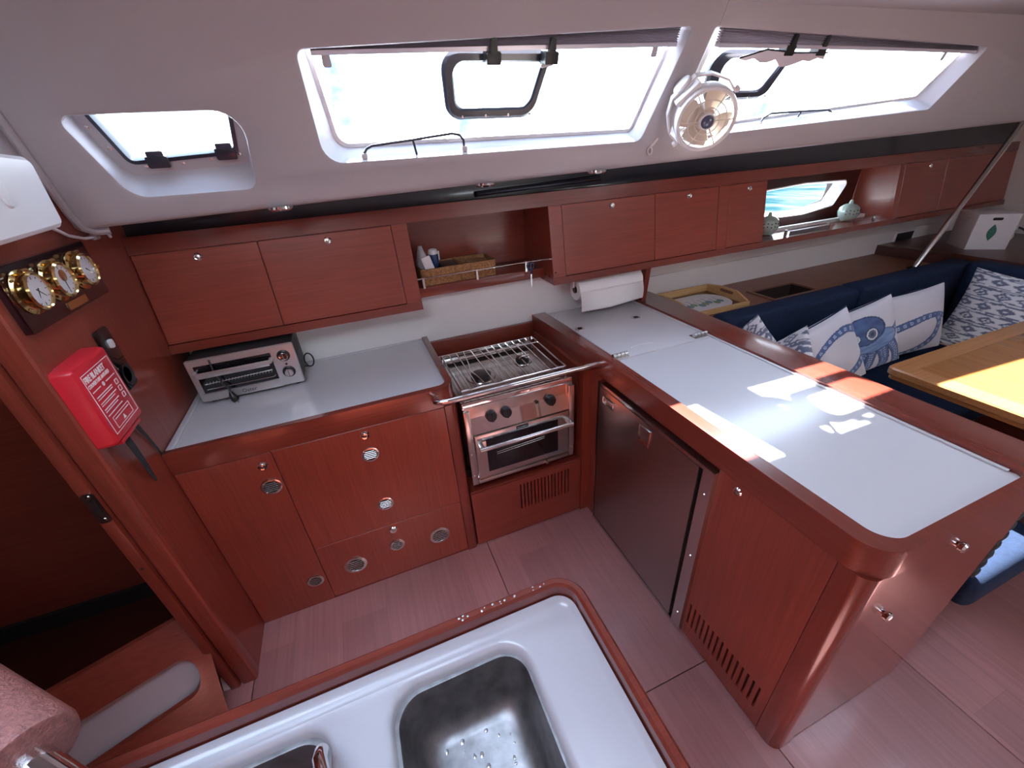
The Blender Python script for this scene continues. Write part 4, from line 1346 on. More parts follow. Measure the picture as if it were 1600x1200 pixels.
# ================================================================ bulkhead: instruments
XBF = XB + .0005
t = thing('instrument_board', 'dark lacquered board holding three brass instruments', 'board', (XB, 1.34, 1.44))
bo = rpoly([(1.150, 1.368), (1.520, 1.368), (1.520, 1.508), (1.150, 1.508)], .004)
MB().prism(bo, lambda u, v, w: (w, u, v), XBF, XBF + .018, .006, 2).build('board_body', 'board', t)
MB().prism(rpoly([(1.308, 1.374), (1.400, 1.374), (1.400, 1.393), (1.308, 1.393)], .003), lambda u, v, w: (w, u, v), XBF + .0182, XBF + .0195).build('name_plate', 'brass', t)
labels = ['round brass clock with white dial on the dark board, next to the doorway post',
          'round brass barometer with two-tone dial on the dark board, between two others',
          'round brass instrument on the dark board, next to the wall locker']
for i, y in enumerate((1.205, 1.312, 1.428)):
    t = thing(['ship_clock', 'barometer', 'hygrometer'][i], labels[i], 'clock' if i == 0 else 'gauge', (XBF + .0185, y, 1.447))
    F = lambda a, b, h, y=y: (XBF + .0187 + h, y + a, 1.447 + b)
    cs = MB().lathe([(.047, 0), (.048, .003), (.044, .005), (.038, .008), (.038, .015), (.041, .017), (.041, .022), (.037, .026), (.0345, .0235), (.0340, .012)], F, 36, (True, False)).build('case', 'brass', t)
    MB().lathe([(.0342, .012), (.0342, .0195), (.001, .0196)], F, 32).build('dial', 'dial', t)
    MB().lathe([(.0344, .0228), (.0344, .0236), (.001, .0238)], F, 32).build('cover_glass', 'dial_glass', t)
    for k in range(12):
        a = 2 * PI * k / 12
        L = .006 if k % 3 == 0 else .0035
        p0 = V((XBF + .0187 + .0200, y + .031 * math.sin(a), 1.447 + .031 * math.cos(a)))
        p1 = V((XBF + .0187 + .0200, y + (.031 - L) * math.sin(a), 1.447 + (.031 - L) * math.cos(a)))
        MB().tube([p0, p1], .0007, 5).build('tick', 'print_black', t)
    hands = ((.022, 2.3), (.016, 3.6)) if i == 0 else ((.024, 4.2 - i),)
    for L, a in hands:
        MB().tube([V((XBF + .0187 + .0207, y - .006 * math.sin(a), 1.447 - .006 * math.cos(a))), V((XBF + .0187 + .0207, y + L * math.sin(a), 1.447 + L * math.cos(a)))], [.0012, .0006], 6).build('hand', 'print_black', t)
    if i == 1:
        MB().lathe([(.014, .0197), (.0138, .0201), (.001, .0202)], lambda a, b, h, y=y: (XBF + .0187 + h, y + .004 + a, 1.456 + b), 20).build('movement_window', 'brass', t)
    # hinge on top, clasp at the side, flange screws
    MB().tube([(XBF + .034, y - .010, 1.447 + .044), (XBF + .034, y + .010, 1.447 + .044)], .005, 10).build('hinge', 'brass', t)
    MB().box(XBF + .036, XBF + .044, y + .040, y + .054, 1.440, 1.452, .002).build('clasp', 'brass', t)
    for k in range(4):
        a = PI / 4 + k * PI / 2
        MB().lathe([(.003, 0), (.003, .0022), (.0008, .003)], lambda u, v, h, a=a, y=y: (XBF + .0187 + .0055 + h, y + .0445 * math.cos(a) + u, 1.447 + .0445 * math.sin(a) + v), 8).build('screw', 'brass', cs)

# ---- fire blanket
t = thing('fire_blanket', 'red plastic fire blanket case with white print and black pull tapes', 'fire blanket', (XB, 1.2, 1.08))
bl = MB()
o0 = rpoly([(1.130, 1.068), (1.306, 1.068), (1.306, 1.282), (1.130, 1.282)], .014)
# case drawn slightly narrower at the front
lo_ = [[V((XBF, u, v)) for u, v in o0], [V((XBF + .030, u, v)) for u, v in inset(o0, .002)], [V((XBF + .040, u, v)) for u, v in inset(o0, .006)], [V((XBF + .044, u, v)) for u, v in inset(o0, .013)]]
bl.loft(lo_)
bl.build('case', 'red', t)
MB().box(XBF + .002, XBF + .036, 1.165, 1.285, 1.056, 1.0675, .003, 2).build('bottom_flap', 'red', t)
XT = XBF + .0443
TM = Matrix(((0, 0, 1, XT), (1, 0, 0, 0), (0, 1, 0, 0), (0, 0, 0, 1)))     # text x -> world y, text y -> world z
def frame_line(y0, y1, z0, z1, w, name):
    MB().ring([(XT - .0002, y0, z0), (XT - .0002, y1, z0), (XT - .0002, y1, z1), (XT - .0002, y0, z1)],
              [(XT - .0002, y0 + w, z0 + w), (XT - .0002, y1 - w, z0 + w), (XT - .0002, y1 - w, z1 - w), (XT - .0002, y0 + w, z1 - w)], (.0007, 0, 0)).build(name, 'print_white', t, 0)
frame_line(1.150, 1.286, 1.094, 1.256, .0014, 'label_border')
text_part('title_text', 'FIRE BLANKET', .0215, Matrix.Translation((0, 1.155, 1.234)) @ TM, 'print_white', t, sx=.72, bold=.0006)
text_part('subtitle_text', 'COUVERTURE ANTI-FEU', .0130, Matrix.Translation((0, 1.155, 1.220)) @ TM, 'print_white', t, sx=.74, bold=.0003)
MB().lathe([(.0055, 0), (.0055, .0006)], lambda a, b, h: (XT + h, 1.213 + a, 1.209 + b), 16).build('seal_mark', 'print_white', t)
for k, (a, b_, z) in enumerate(((1.158, 1.198, 1.209), (1.227, 1.275, 1.209), (1.160, 1.240, 1.193), (1.160, 1.237, 1.187), (1.160, 1.245, 1.176), (1.160, 1.232, 1.170), (1.160, 1.240, 1.159), (1.160, 1.228, 1.153), (1.160, 1.242, 1.142))):
    MB().box(XT, XT + .0005, a, b_, z - .0011, z + .0011).build('text_line', 'print_white', t, 0)
for z in (1.190, 1.171, 1.152):
    MB().ring([(XT, u, v) for u, v in rpoly([(1.257, z - .007), (1.272, z - .007), (1.272, z + .007), (1.257, z + .007)], .002, 2)],
              [(XT, u, v) for u, v in rpoly([(1.259, z - .005), (1.270, z - .005), (1.270, z + .005), (1.259, z + .005)], .002, 2)], (.0006, 0, 0)).build('pictogram', 'print_white', t, 0)
frame_line(1.170, 1.262, 1.101, 1.132, .0010, 'small_border')
MB().prism([(1.209, 1.106), (1.223, 1.106), (1.216, 1.118)], lambda u, v, w: (w, u, v), XT, XT + .0005).build('emblem', 'print_white', t, 0)
MB().box(XT, XT + .0005, 1.176, 1.256, 1.123, 1.125).build('text_line', 'print_white', t, 0)
for (y, pts) in ((1.205, [(.022, 1.210, 1.060), (.024, 1.212, 1.02), (.020, 1.222, .97), (.012, 1.238, .92), (.008, 1.248, .875)]),
                 (1.345, [(.012, 1.290, 1.067), (.010, 1.305, 1.03), (.006, 1.325, .985), (.004, 1.343, .925), (.004, 1.352, .875)])):
    b = MB()
    ws = [.013, .013, .012, .010, .004]
    if y > 1.3: ws = [.009, .008, .006, .004, .002]
    b.loft([[V((XBF + p[0] + .001, p[1] - wd, p[2])), V((XBF + p[0] + .001, p[1] + wd, p[2])), V((XBF + p[0] - .0008, p[1] + wd, p[2])), V((XBF + p[0] - .0008, p[1] - wd, p[2]))] for p, wd in zip(pts, ws)])
    b.build('pull_tape', 'grey_fabric', t)

# ---- socket plate beside the blanket
t = thing('socket_plate', 'black switch and socket plate on the bulkhead behind the fire blanket', 'socket', (XB, 1.40, 1.2))
MB().prism(rpoly([(1.365, 1.115), (1.435, 1.115), (1.435, 1.295), (1.365, 1.295)], .010), lambda u, v, w: (w, u, v), XBF, XBF + .007, .002, 2).build('plate', 'black_gloss', t)
MB().lathe([(.028, 0), (.030, .004), (.026, .005), (.022, -.0)], lambda a, b, h: (XBF + .0072 + h, 1.402 + a, 1.155 + b), 24).build('socket', 'black', t)
MB().prism(rpoly([(1.396, 1.238), (1.414, 1.238), (1.414, 1.262), (1.396, 1.262)], .006), lambda u, v, w: (w, u, v), XBF + .0072, XBF + .014, .002, 2).build('switch', 'white_plastic', t)

# ---- white wall unit at the upper left
t = thing('wall_unit', 'white plastic wall box with oval button high on the bulkhead', 'wall box', (XB, 1.24, 1.56))
b = MB()
o0 = rpoly([(1.060, 1.548), (1.340, 1.556), (1.350, 1.706), (1.060, 1.725)], .024)
b.loft([[V((XBF, u, v)) for u, v in inset(o0, -.004)], [V((XBF + .060, u, v)) for u, v in o0], [V((XBF + .082, u, v)) for u, v in inset(o0, .005)], [V((XBF + .088, u, v)) for u, v in inset(o0, .013)]])
b.build('housing', 'white_plastic', t)
MB().lathe([(.024, -.002), (.024, .001), (.022, .004), (.004, .006)], lambda a, b, h: (XBF + .088 + h, 1.185 + a * .62, 1.640 + b * 1.2), 24).build('oval_button', 'white_plastic', t)
# cream piping where liner meets bulkhead, with cable
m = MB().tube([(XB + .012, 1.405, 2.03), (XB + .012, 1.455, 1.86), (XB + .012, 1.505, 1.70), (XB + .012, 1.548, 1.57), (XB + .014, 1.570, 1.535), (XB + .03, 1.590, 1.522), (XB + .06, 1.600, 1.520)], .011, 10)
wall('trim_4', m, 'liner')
t = thing('white_cable', 'white cable curling from the wall box to the bulkhead corner', 'cable', (XB, 1.55, 1.5))
MB().tube([(XBF + .03, 1.379, 1.580), (XBF + .012, 1.43, 1.555), (XBF + .006, 1.50, 1.525), (XBF + .006, 1.57, 1.508), (XBF + .008, 1.61, 1.506)], .0042, 8).build('cable', 'white_plastic', t)
MB().tube([(XBF + .008, 1.610, 1.506), (XBF + .008, 1.635, 1.505)], .009, 12).build('cable_gland', 'grey_frame', t)
MB().tube([(XBF + .010, 1.690, 1.522), (XBF + .011, 1.706, 1.518), (XBF + .010, 1.714, 1.508), (XBF + .009, 1.706, 1.500), (XBF + .008, 1.712, 1.492)], .0045, 8).build('hook_end', 'white_plastic', t)

# ================================================================ sink unit in the foreground
SZ, RZ = .900, .940
t = thing('sink_counter', 'white moulded sink counter with mahogany rim in the foreground', 'sink counter', (-.1, .1, 0))
so_out = rpoly([(-.64, -.35), (.257, -.35), (.257, .456), (-.64, .456)], [0, 0, .055, 0], 10)
so_in = inset(so_out, .020)
b1 = rpoly([(-.108, -.06), (.122, -.06), (.118, .394), (-.108, .398)], .046, 8)
b2 = rpoly([(-.56, -.06), (-.200, -.06), (-.200, .398), (-.56, .398)], .042, 8)
b = MB()
sin2 = inset(so_in, .014)
g1, g2 = inset(b1, -.012), inset(b2, -.012)
b.plate_holes(sin2, [g1, g2], lambda u, v: (u, v, SZ))
b.loft([[V((u, v, SZ)) for u, v in sin2], [V((u, v, SZ + .004)) for u, v in inset(so_in, .006)], [V((u, v, SZ + .012)) for u, v in inset(so_in, .0015)]], False, False)
for g, bb in ((g1, b1), (g2, b2)):
    b.loft([[V((u, v, SZ)) for u, v in g], [V((u, v, SZ - .003)) for u, v in inset(g, .006)], [V((u, v, SZ - .010)) for u, v in inset(g, .010)], [V((u, v, SZ - .022)) for u, v in inset(g, .012)]], False, False)
b.build('counter_top', 'sink_white', t, 40, weld=True)
r_ = MB()
r_.loft([[V((u, v, .80)) for u, v in so_out], [V((u, v, RZ - .006)) for u, v in so_out], [V((u, v, RZ)) for u, v in inset(so_out, .005)], [V((u, v, RZ)) for u, v in inset(so_out, .014)],
         [V((u, v, RZ - .005)) for u, v in inset(so_out, .0185)], [V((u, v, SZ - .02)) for u, v in inset(so_out, .0195)]], False, False)
r_.build('rim', 'rim_x', t)
MB().prism(inset(so_out, .012), XY, .0, .74).build('base', 'wood_z', t, 0)
MB().ring([V((u, v, .741)) for u, v in inset(so_out, .012)], [V((u, v, .741)) for u, v in inset(so_out, .024)], (0, 0, .058)).build('upper_panel', 'wood_z', t, 0)
def basin(poly, label, zb=.765):
    tt = thing('sink_basin', label, 'sink', (sum(p[0] for p in poly) / len(poly), .17, zb))
    q = MB()
    bx0, bx1 = min(p[0] for p in poly), max(p[0] for p in poly)
    by0, by1 = min(p[1] for p in poly), max(p[1] for p in poly)
    def rr_(d, z):
        return [V((u, v, z)) for u, v in rpoly([(bx0 + d, by0 + d), (bx1 - d, by0 + d), (bx1 - d, by1 - d), (bx0 + d, by1 - d)], max(.020, .046 - d * .35), 8)]
    loops = [rr_(-.008, SZ - .0225), rr_(.001, SZ - .020), rr_(.006, SZ - .021), rr_(.009, SZ - .030), rr_(.016, zb + .055), rr_(.021, zb + .026), rr_(.030, zb + .009), rr_(.046, zb)]
    q.loft(loops, False, True)
    q.build('bowl', 'basin_steel', tt)
    c = (sum(p[0] for p in poly) / len(poly), .12)
    MB().lathe([(.030, .0005), (.030, .002), (.022, .001), (.004, .0008)], lambda a, b_, h: (c[0] + a, c[1] + b_, zb + h), 20).build('drain', 'chrome', tt)
M['basin_steel'] = pm('wet basin steel', (.27, .26, .26), .46, 1.0, bump=.25, bscale=60, var=.25, vscale=35)
basin(b1, 'deep stainless sink basin with water drops beside the worktop rim')
basin(b2, 'stainless sink basin under the chrome tap')
# water drops in the basin and on the rim
M['water'] = pm('water drops', (.55, .55, .55), .03, .6)
random.seed(11)
wd = MB()
for k in range(46):
    x = random.uniform(-.05, .07); y = random.uniform(.16, .345)
    r = random.uniform(.0012, .0035)
    wd.sphere((x, y, .7655), r, (random.uniform(.7, 1.5), random.uniform(.7, 1.6), .4), 7, 5)
for k in range(20):
    x = random.uniform(.02, .2)
    wd.sphere((x, random.uniform(.442, .450), RZ), random.uniform(.001, .0022), (1.2, 1, .5), 7, 5)
tag(wd.build('water_drops', 'water'), 'scattered water drops on the sink rim and basin', 'water', kind='stuff')
t = thing('tap', 'chrome sink tap reaching over the smaller basin', 'tap', (-.155, .12, SZ))
MB().lathe([(.026, 0), (.026, .006), (.018, .012), (.016, .060), (.013, .065)], lambda a, b, h: (-.155 + a, .12 + b, SZ + h), 20).build('base', 'chrome', t)
MB().tube([(-.155, .12, SZ + .06), (-.158, .16, SZ + .085), (-.175, .25, SZ + .080), (-.196, .325, SZ + .058), (-.200, .345, SZ + .035)], [.011, .0105, .010, .010, .010], 14).build('spout', 'chrome', t)

# ---- leather covered handrail beside the camera
t = thing('handrail', 'companionway handrail wrapped in brown stitched leather ending in polished steel', 'handrail', (-.40, .36, 1.0))
pA, pB = V((-.83, .70, 1.175)), V((-.462, .385, 1.092))
dr_ = (pB - pA).normalized()
rows = [pA, pA.lerp(pB, .5), pB - dr_ * .012, pB - dr_ * .003, pB]
MB().tube(rows, [.050, .050, .050, .047, .036], 28).build('leather_grip', 'leather', t)
pC = pB + dr_ * .30 + V((0, 0, -.10))
MB().tube([pB - dr_ * .004, pB + dr_ * .05 + V((0, 0, -.004)), pB + dr_ * .12 + V((0, 0, -.020)), pC], .020, 18).build('steel_tube', 'chrome', t)

# ---- low board with oblong hand hole in the passage
t = thing('step_board', 'low red mahogany board with an oblong cut-out in the passage', 'step board', (-.95, 1.15, 0))
bx = V((.94, .345, 0)).normalized()
bp0 = V((-1.20, 1.068, 0))
bn = V((bx.y, -bx.x, 0))
BF = lambda u, v, w: tuple(bp0 + bx * u + V((0, 0, v)) + bn * (w + (.355 - v) * .8))
slot = rpoly([(-.10, .158), (.385, .162), (.395, .262), (-.10, .262)], .045, 8)
b = MB()
ob = [(-.30, .0), (.40, .0), (.455, .355), (-.30, .355)]
b.plate_holes(ob, [slot], lambda u, v: BF(u, v, .009))
b.plate_holes(ob, [slot], lambda u, v: BF(u, v, -.009))
b.loft([[BF(u, v, .009) for u, v in slot], [BF(u, v, -.009) for u, v in slot]], False, False)
b.loft([[BF(u, v, .009) for u, v in ob], [BF(u, v, -.009) for u, v in ob]], False, False)
b.build('board', 'wood_x', t, 30, weld=True)
MB().prism([(-.14, .13), (.385, .13), (.39, .29), (-.14, .29)], BF, -.05, -.040).build('lining', 'grey_bin', t)
o = MB().prism([(1.126, 0.0), (1.165, 0.0), (1.150, .045)], YZ, -.80, -.776).build('wedge', 'white_plastic', None)
tag(o, 'small white wedge on the floor behind the bulkhead post', 'wedge')

# ================================================================ saloon
SH = .835
t = thing('side_shelf', 'brown side shelf behind the settee along the white hull panel', 'shelf', (2.5, 1.75, SH))
b = MB()
rec = [(2.12, 1.545), (2.44, 1.545), (2.44, 1.70), (2.12, 1.70)]
b.plate_holes([(1.5345, 1.50), (3.495, 1.50), (3.495, 1.893), (1.5345, 1.893)], [rec], lambda u, v: (u, v, SH))
b.loft([[V((u, v, SH)) for u, v in [(1.5345, 1.50), (3.495, 1.50), (3.495, 1.893), (1.5345, 1.893)]], [V((u, v, SH - .02)) for u, v in [(1.5345, 1.50), (3.495, 1.50), (3.495, 1.893), (1.5345, 1.893)]]], False, False)
b.build('board', 'shelf_wood', t, 0)
MB().ring([(u, v, SH + .0005) for u, v in inset(rec, -.018)], [(u, v, SH + .0005) for u, v in rec], (0, 0, .008)).build('bin_rim', 'shelf_wood', t)
bb = MB()
bb.loft([[V((u, v, SH + .0004)) for u, v in inset(rec, .0005)], [V((u, v, SH - .10)) for u, v in inset(rec, .0005)]], False, True)
bb.build('bin_liner', 'slot', t, 0)

def cushion(name, label, x0, x1, y0, y1, z0, z1, b=.03, grp=None, cat='cushion'):
    o = MB().box(x0, x1, y0, y1, z0, z1, b, 4).build(name, 'navy_fabric', None, 60)
    return tag(o, label, cat, grp)
cushion('back_cushion', 'navy settee back cushion below the tray, next to the peninsula', 1.62, 2.545, 1.37, 1.498, .387, .868)
cushion('back_cushion', 'navy settee back cushion behind the octopus pillows', 2.550, 3.57, 1.36, 1.498, .387, .872)
cushion('back_cushion', 'navy settee back cushion at the forward end behind the large patterned pillow', 3.44, 3.57, .25, 1.357, .387, .890)
cushion('seat_cushion', 'navy settee seat cushion along the hull side', 1.62, 3.43, .80, 1.366, .255, .385, .035)
cushion('seat_cushion', 'navy settee seat cushion along the side of the peninsula', 1.565, 2.02, .235, .796, .255, .385, .045)
cushion('seat_cushion', 'navy settee seat cushion under the forward end of the table', 2.95, 3.43, .25, .795, .255, .385, .035)
cushion('back_cushion', 'navy back cushion standing against the side of the peninsula', 1.535, 1.615, .30, .82, .387, .800, .03)
t = thing('settee_base', 'mahogany settee base under the navy seat cushions', 'settee', (2.4, .9, 0))
MB().box(1.60, 3.55, .85, 1.49, .0, .254).build('hull_side_base', 'dark_wood', t, 0)  # mahogany darkened: shade under the seats is in the colour
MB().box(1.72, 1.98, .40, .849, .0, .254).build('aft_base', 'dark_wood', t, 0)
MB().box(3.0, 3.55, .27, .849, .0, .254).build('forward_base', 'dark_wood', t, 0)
# scalloped piping at the side of the peninsula
for k in range(6):
    pass
t = thing('gathered_trim', 'gathered charcoal fabric trim hanging beside the peninsula end', 'trim', (1.55, .25, .55))
pts, rad = [], []
for k in range(100):
    q = k / 99
    pts.append((1.500 + .006 * math.sin(k * .55), .262 + .004 * math.cos(k * .55), .80 - q * .34))
    rad.append(.013 + .005 * math.sin(k * .55 + 1.0))
MB().tube(pts, rad, 10).build('gather', 'grey_fabric', t)

t = thing('corner_box', 'dark wooden corner ledge behind the forward back cushion', 'ledge', (3.9, 1.0, .4))
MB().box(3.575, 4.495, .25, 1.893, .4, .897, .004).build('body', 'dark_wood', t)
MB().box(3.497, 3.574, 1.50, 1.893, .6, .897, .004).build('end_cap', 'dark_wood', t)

# ---- table
t = thing('saloon_table', 'honey coloured saloon table with a solid edge', 'table', (2.6, .4, 0))
to = rpoly([(2.005, -.35), (3.20, -.35), (3.20, .892), (2.005, .892)], .035, 6)
ti = [(2.085, -.27), (3.12, -.27), (3.12, .812), (2.085, .812)]
ti = rpoly(ti, .004, 6)
rr = MB()
rr.loft([[V((u, v, .715)) for u, v in inset(to, .006)], [V((u, v, .722)) for u, v in to], [V((u, v, .746)) for u, v in to], [V((u, v, .752)) for u, v in inset(to, .006)], [V((u, v, .752)) for u, v in ti], [V((u, v, .735)) for u, v in ti]], False, False)
rr.build('edge', 'table_rim', t)
MB().prism([(2.0855, -.2695), (3.1195, -.2695), (3.1195, .8115), (2.0855, .8115)], XY, .735, .7515).build('leaf', 'table_wood', t, 0)
MB().prism(inset(to, .010), XY, .700, .7145).build('underside', 'table_wood', t, 0)
MB().lathe([(.16, 0), (.16, .012), (.05, .03), (.045, .66), (.12, .70)], lambda a, b, h: (2.6 + a, .25 + b, h), 24).build('pedestal', 'steel', t)

# ---- wooden serving tray with printed top
t = thing('serving_tray', 'pine serving tray with printed bird pattern on the side shelf', 'tray', (1.74, 1.70, SH))
tx0, tx1, ty0, ty1 = 1.540, 1.935, 1.545, 1.850
MB().box(tx0, tx1, ty0, ty1, SH + .0005, SH + .010, .002).build('bottom', 'pine', t)
MB().box(tx0, tx1, ty0, ty0 + .012, SH + .0105, SH + .028, .003).build('side', 'pine', t)
MB().box(tx0, tx1, ty1 - .012, ty1, SH + .0105, SH + .050, .003).build('side', 'pine', t)
for x in (tx0, tx1 - .013):
    yc = (ty0 + ty1) / 2
    prof = [(ty0 + .0125, SH + .0105), (ty1 - .0125, SH + .0105), (ty1 - .0125, SH + .050), (yc + .06, SH + .062), (yc - .06, SH + .062), (ty0 + .0125, SH + .030)]
    e = MB().prism(prof, YZ, x, x + .013, 0).build('end', 'pine', t)
    MB().prism(rpoly([(yc - .045, SH + .036), (yc + .045, SH + .036), (yc + .045, SH + .052), (yc - .045, SH + .052)], .007), YZ, x - .0006, x + .0136).build('hand_hole', 'shelf_wood', e)
bd_ = MB().prism([(tx0 + .016, ty0 + .018), (tx1 - .016, ty0 + .018), (tx1 - .016, ty1 - .018), (tx0 + .016, ty1 - .018)], XY, SH + .0105, SH + .012).build('print_base', 'board', t)
MB().prism(rpoly([(tx0 + .025, ty0 + .030), (tx1 - .022, ty0 + .030), (tx1 - .022, ty1 - .045), (tx0 + .025, ty1 - .045)], [.0, .11, .11, 0], 8), XY, SH + .0121, SH + .0135).build('print_panel', 'plate', t)
for k in range(8):
    cx = tx0 + .07 + k * .034
    cy = ty0 + .105 + .012 * (k % 3)
    MB().lathe([(.022, 0), (.021, .0008)], lambda a, b, h, cx=cx, cy=cy: (cx + a * .85, cy + b, SH + .0136 + h), 12).build('printed_bird', 'teal' if k % 2 else 'leafgreen', t)
    MB().box(cx - .001, cx + .001, cy + .02, cy + .065, SH + .0136, SH + .0142).build('printed_stalk', 'print_black', t)

# ---- pole from the shelf up to the side deck
t = thing('support_pole', 'slanting chrome pole from the side shelf up to the liner', 'pole', (3.30, 1.533, SH))
MB().tube([(3.30, 1.535, SH + .006), (3.55, 1.540, 1.22), (3.80, 1.545, 1.602)], .015, 16).build('pole', 'steel', t)
MB().lathe([(.040, 0), (.040, .005), (.022, .012)], lambda a, b, h: (3.30 + a, 1.535 + b, SH + .0005 + h), 20).build('foot_flange', 'black', t)

# hull socket
t = thing('hull_socket', 'dark socket with white frame on the white hull panel', 'socket', (3.78, 1.894, .90))
MB().ring([(3.66, 1.8945, .855), (3.88, 1.8945, .855), (3.88, 1.8945, .965), (3.66, 1.8945, .965)], [(3.675, 1.8945, .868), (3.865, 1.8945, .868), (3.865, 1.8945, .952), (3.675, 1.8945, .952)], (0, -.008, 0)).build('frame', 'white_plastic', t)
MB().box(3.676, 3.864, 1.889, 1.8945, .869, .951).build('insert', 'black', t)

# carton with leaf emblem
cm = Matrix.Translation((3.86, 1.53, .8975)) @ Matrix.Rotation(R(-38), 4, 'Z')
t = thing('carton_box', 'white upright carton with a green leaf emblem on the corner ledge', 'box', mat4=cm)
MB().box(-.10, .11, -.10, .10, .0, .215, .003).build('box_body', 'carton', t)
cf = lambda u, v, w: (u + .02, -.1003 - w, v)
MB().prism(rpoly([(-.045, .178), (.005, .178), (.005, .194), (-.045, .194)], .006), cf, .0, .001).build('hand_slot', 'slot', t)
leaf = [(-.022 + .022 * math.sin(PI * s) * sg + 0.0, .055 + .10 * s) for sg, s in [(1, k / 10) for k in range(11)] + [(-1, 1 - k / 10) for k in range(1, 10)]]
MB().prism(leaf, cf, .0, .001).build('leaf_emblem', 'green', t)
for k, (a, b_, z) in enumerate(((-.08, -.02, .178), (-.065, -.035, .165), (-.06, -.04, .155))):
    MB().box(-.1008, -.1001, a + .05, b_ + .05, z, z + .003).build('print_line', 'grey_frame', t, 0)
# dark line with white cord bow
t = thing('dark_line', 'dark rope running down beside the carton', 'rope', (4.0, 1.2, .95))
MB().tube([(4.06, 1.60, 1.06), (4.06, 1.42, 1.0), (4.07, 1.22, .905)], .006, 8).build('rope', 'grey_fabric', t)
t = thing('white_bow', 'white cord tied in loops round the dark rope', 'cord', (4.0, 1.4, .95))
bw = MB()
c0 = V((4.055, 1.46, 1.010))
bw.tube([c0 + V((-.012, .024 * math.cos(a), .024 * math.sin(a))) for a in [2 * PI * k / 16 for k in range(16)]], .005, 8, True)
for s in (-1, 1):
    bw.tube([c0 + V((-.014, s * .020 * math.sin(PI * k / 8) + s * .004, -.02 - .075 * k / 8)) for k in range(9)], .0045, 8)
bw.build('bow', 'rope', t)

# ---- celadon vases in the niche
def vase(x, label):
    t = thing('pumpkin_vase', label, 'vase', (x, 1.86, 1.1125))
    b = MB()
    prof = [(.02, 0), (.034, .004), (.052, .032), (.057, .058), (.050, .084), (.031, .100), (.012, .106), (.009, .118), (.006, .127)]
    loops = []
    for r, h in prof:
        loops.append([V((x + r * (1 + .05 * abs(math.sin(4 * a))) * math.cos(a), 1.86 + r * (1 + .05 * abs(math.sin(4 * a))) * math.sin(a), 1.1125 + h)) for a in [2 * PI * k / 48 for k in range(48)]])
    b.loft(loops)
    b.build('body', 'ceramic', t)
    for k in range(7):
        a = R(200 + k * 20)
        for j in range(2):
            h = .048 + .018 * j
            r = .0585
            MB().sphere((x + r * math.cos(a), 1.86 + r * math.sin(a), 1.1125 + h + .004 * (k % 2)), .0034, (1, 1, 1), 8, 5).build('piercing', 'slot', t)
vase(3.02, 'pierced pale green pumpkin-shaped vase forward in the window niche')
vase(2.33, 'pierced pale green pumpkin-shaped vase half hidden behind the locker edge')

# ================================================================ pillows
def pillow(name, label, w_, h_, th, m4, colf, n=96, piping=None, grp=None):
    """cushion in local xy, front towards +z"""
    bm = bmesh.new()
    cl = bm.loops.layers.float_color.new('Col') if False else None
    cols = []
    def P(u, v, s):
        uu = u * (1 - .07 * (1 - v * v) * abs(u) ** 3 * 1.0)
        vv = v * (1 - .07 * (1 - u * u) * abs(v) ** 3 * 1.0)
        prof = max(0.0, (1 - u * u) * (1 - v * v)) ** .42
        wr = .004 * mnoise.noise((u * 3.0, v * 3.0, s * 5 + w_ * 9))
        return V((uu * w_ / 2, vv * h_ / 2, s * (th / 2 * prof + wr * prof)))
    grids = []
    for s in (1, -1):
        g = []
        for i in range(n + 1):
            row = []
            for j in range(n + 1):
                u = -1 + 2 * i / n; v = -1 + 2 * j / n
                row.append(bm.verts.new(P(u, v, s)))
                cols.append(colf(u, v) if s > 0 else colf(-u, v))
            g.append(row)
        for i in range(n):
            for j in range(n):
                q = (g[i][j], g[i + 1][j], g[i + 1][j + 1], g[i][j + 1])
                bm.faces.new(q if s > 0 else q[::-1])
        grids.append(g)
    me = bpy.data.meshes.new(name)
    bm.to_mesh(me)
    bm.free()
    ca = me.color_attributes.new('Col', 'FLOAT_COLOR', 'POINT')
    for k, c in enumerate(cols):
        ca.data[k].color = (*c, 1)
    me.materials.append(M['print_cloth'])
    me.shade_smooth()
    t = thing(name, label, 'pillow', mat4=m4, group=grp)
    o = link(bpy.data.objects.new('cover', me))
    o.parent = t
    if piping:
        pts = []
        N = 26
        for (a, b_) in ((0, 1), (1, 2), (2, 3), (3, 0)):
            C4 = [(-1, -1), (1, -1), (1, 1), (-1, 1)]
            for k in range(N):
                s = k / N
                pts.append(P(C4[a][0] + (C4[b_][0] - C4[a][0]) * s, C4[a][1] + (C4[b_][1] - C4[a][1]) * s, 1))
        MB().tube(pts, .0045, 6, True).build('piping', piping, t)
    return t

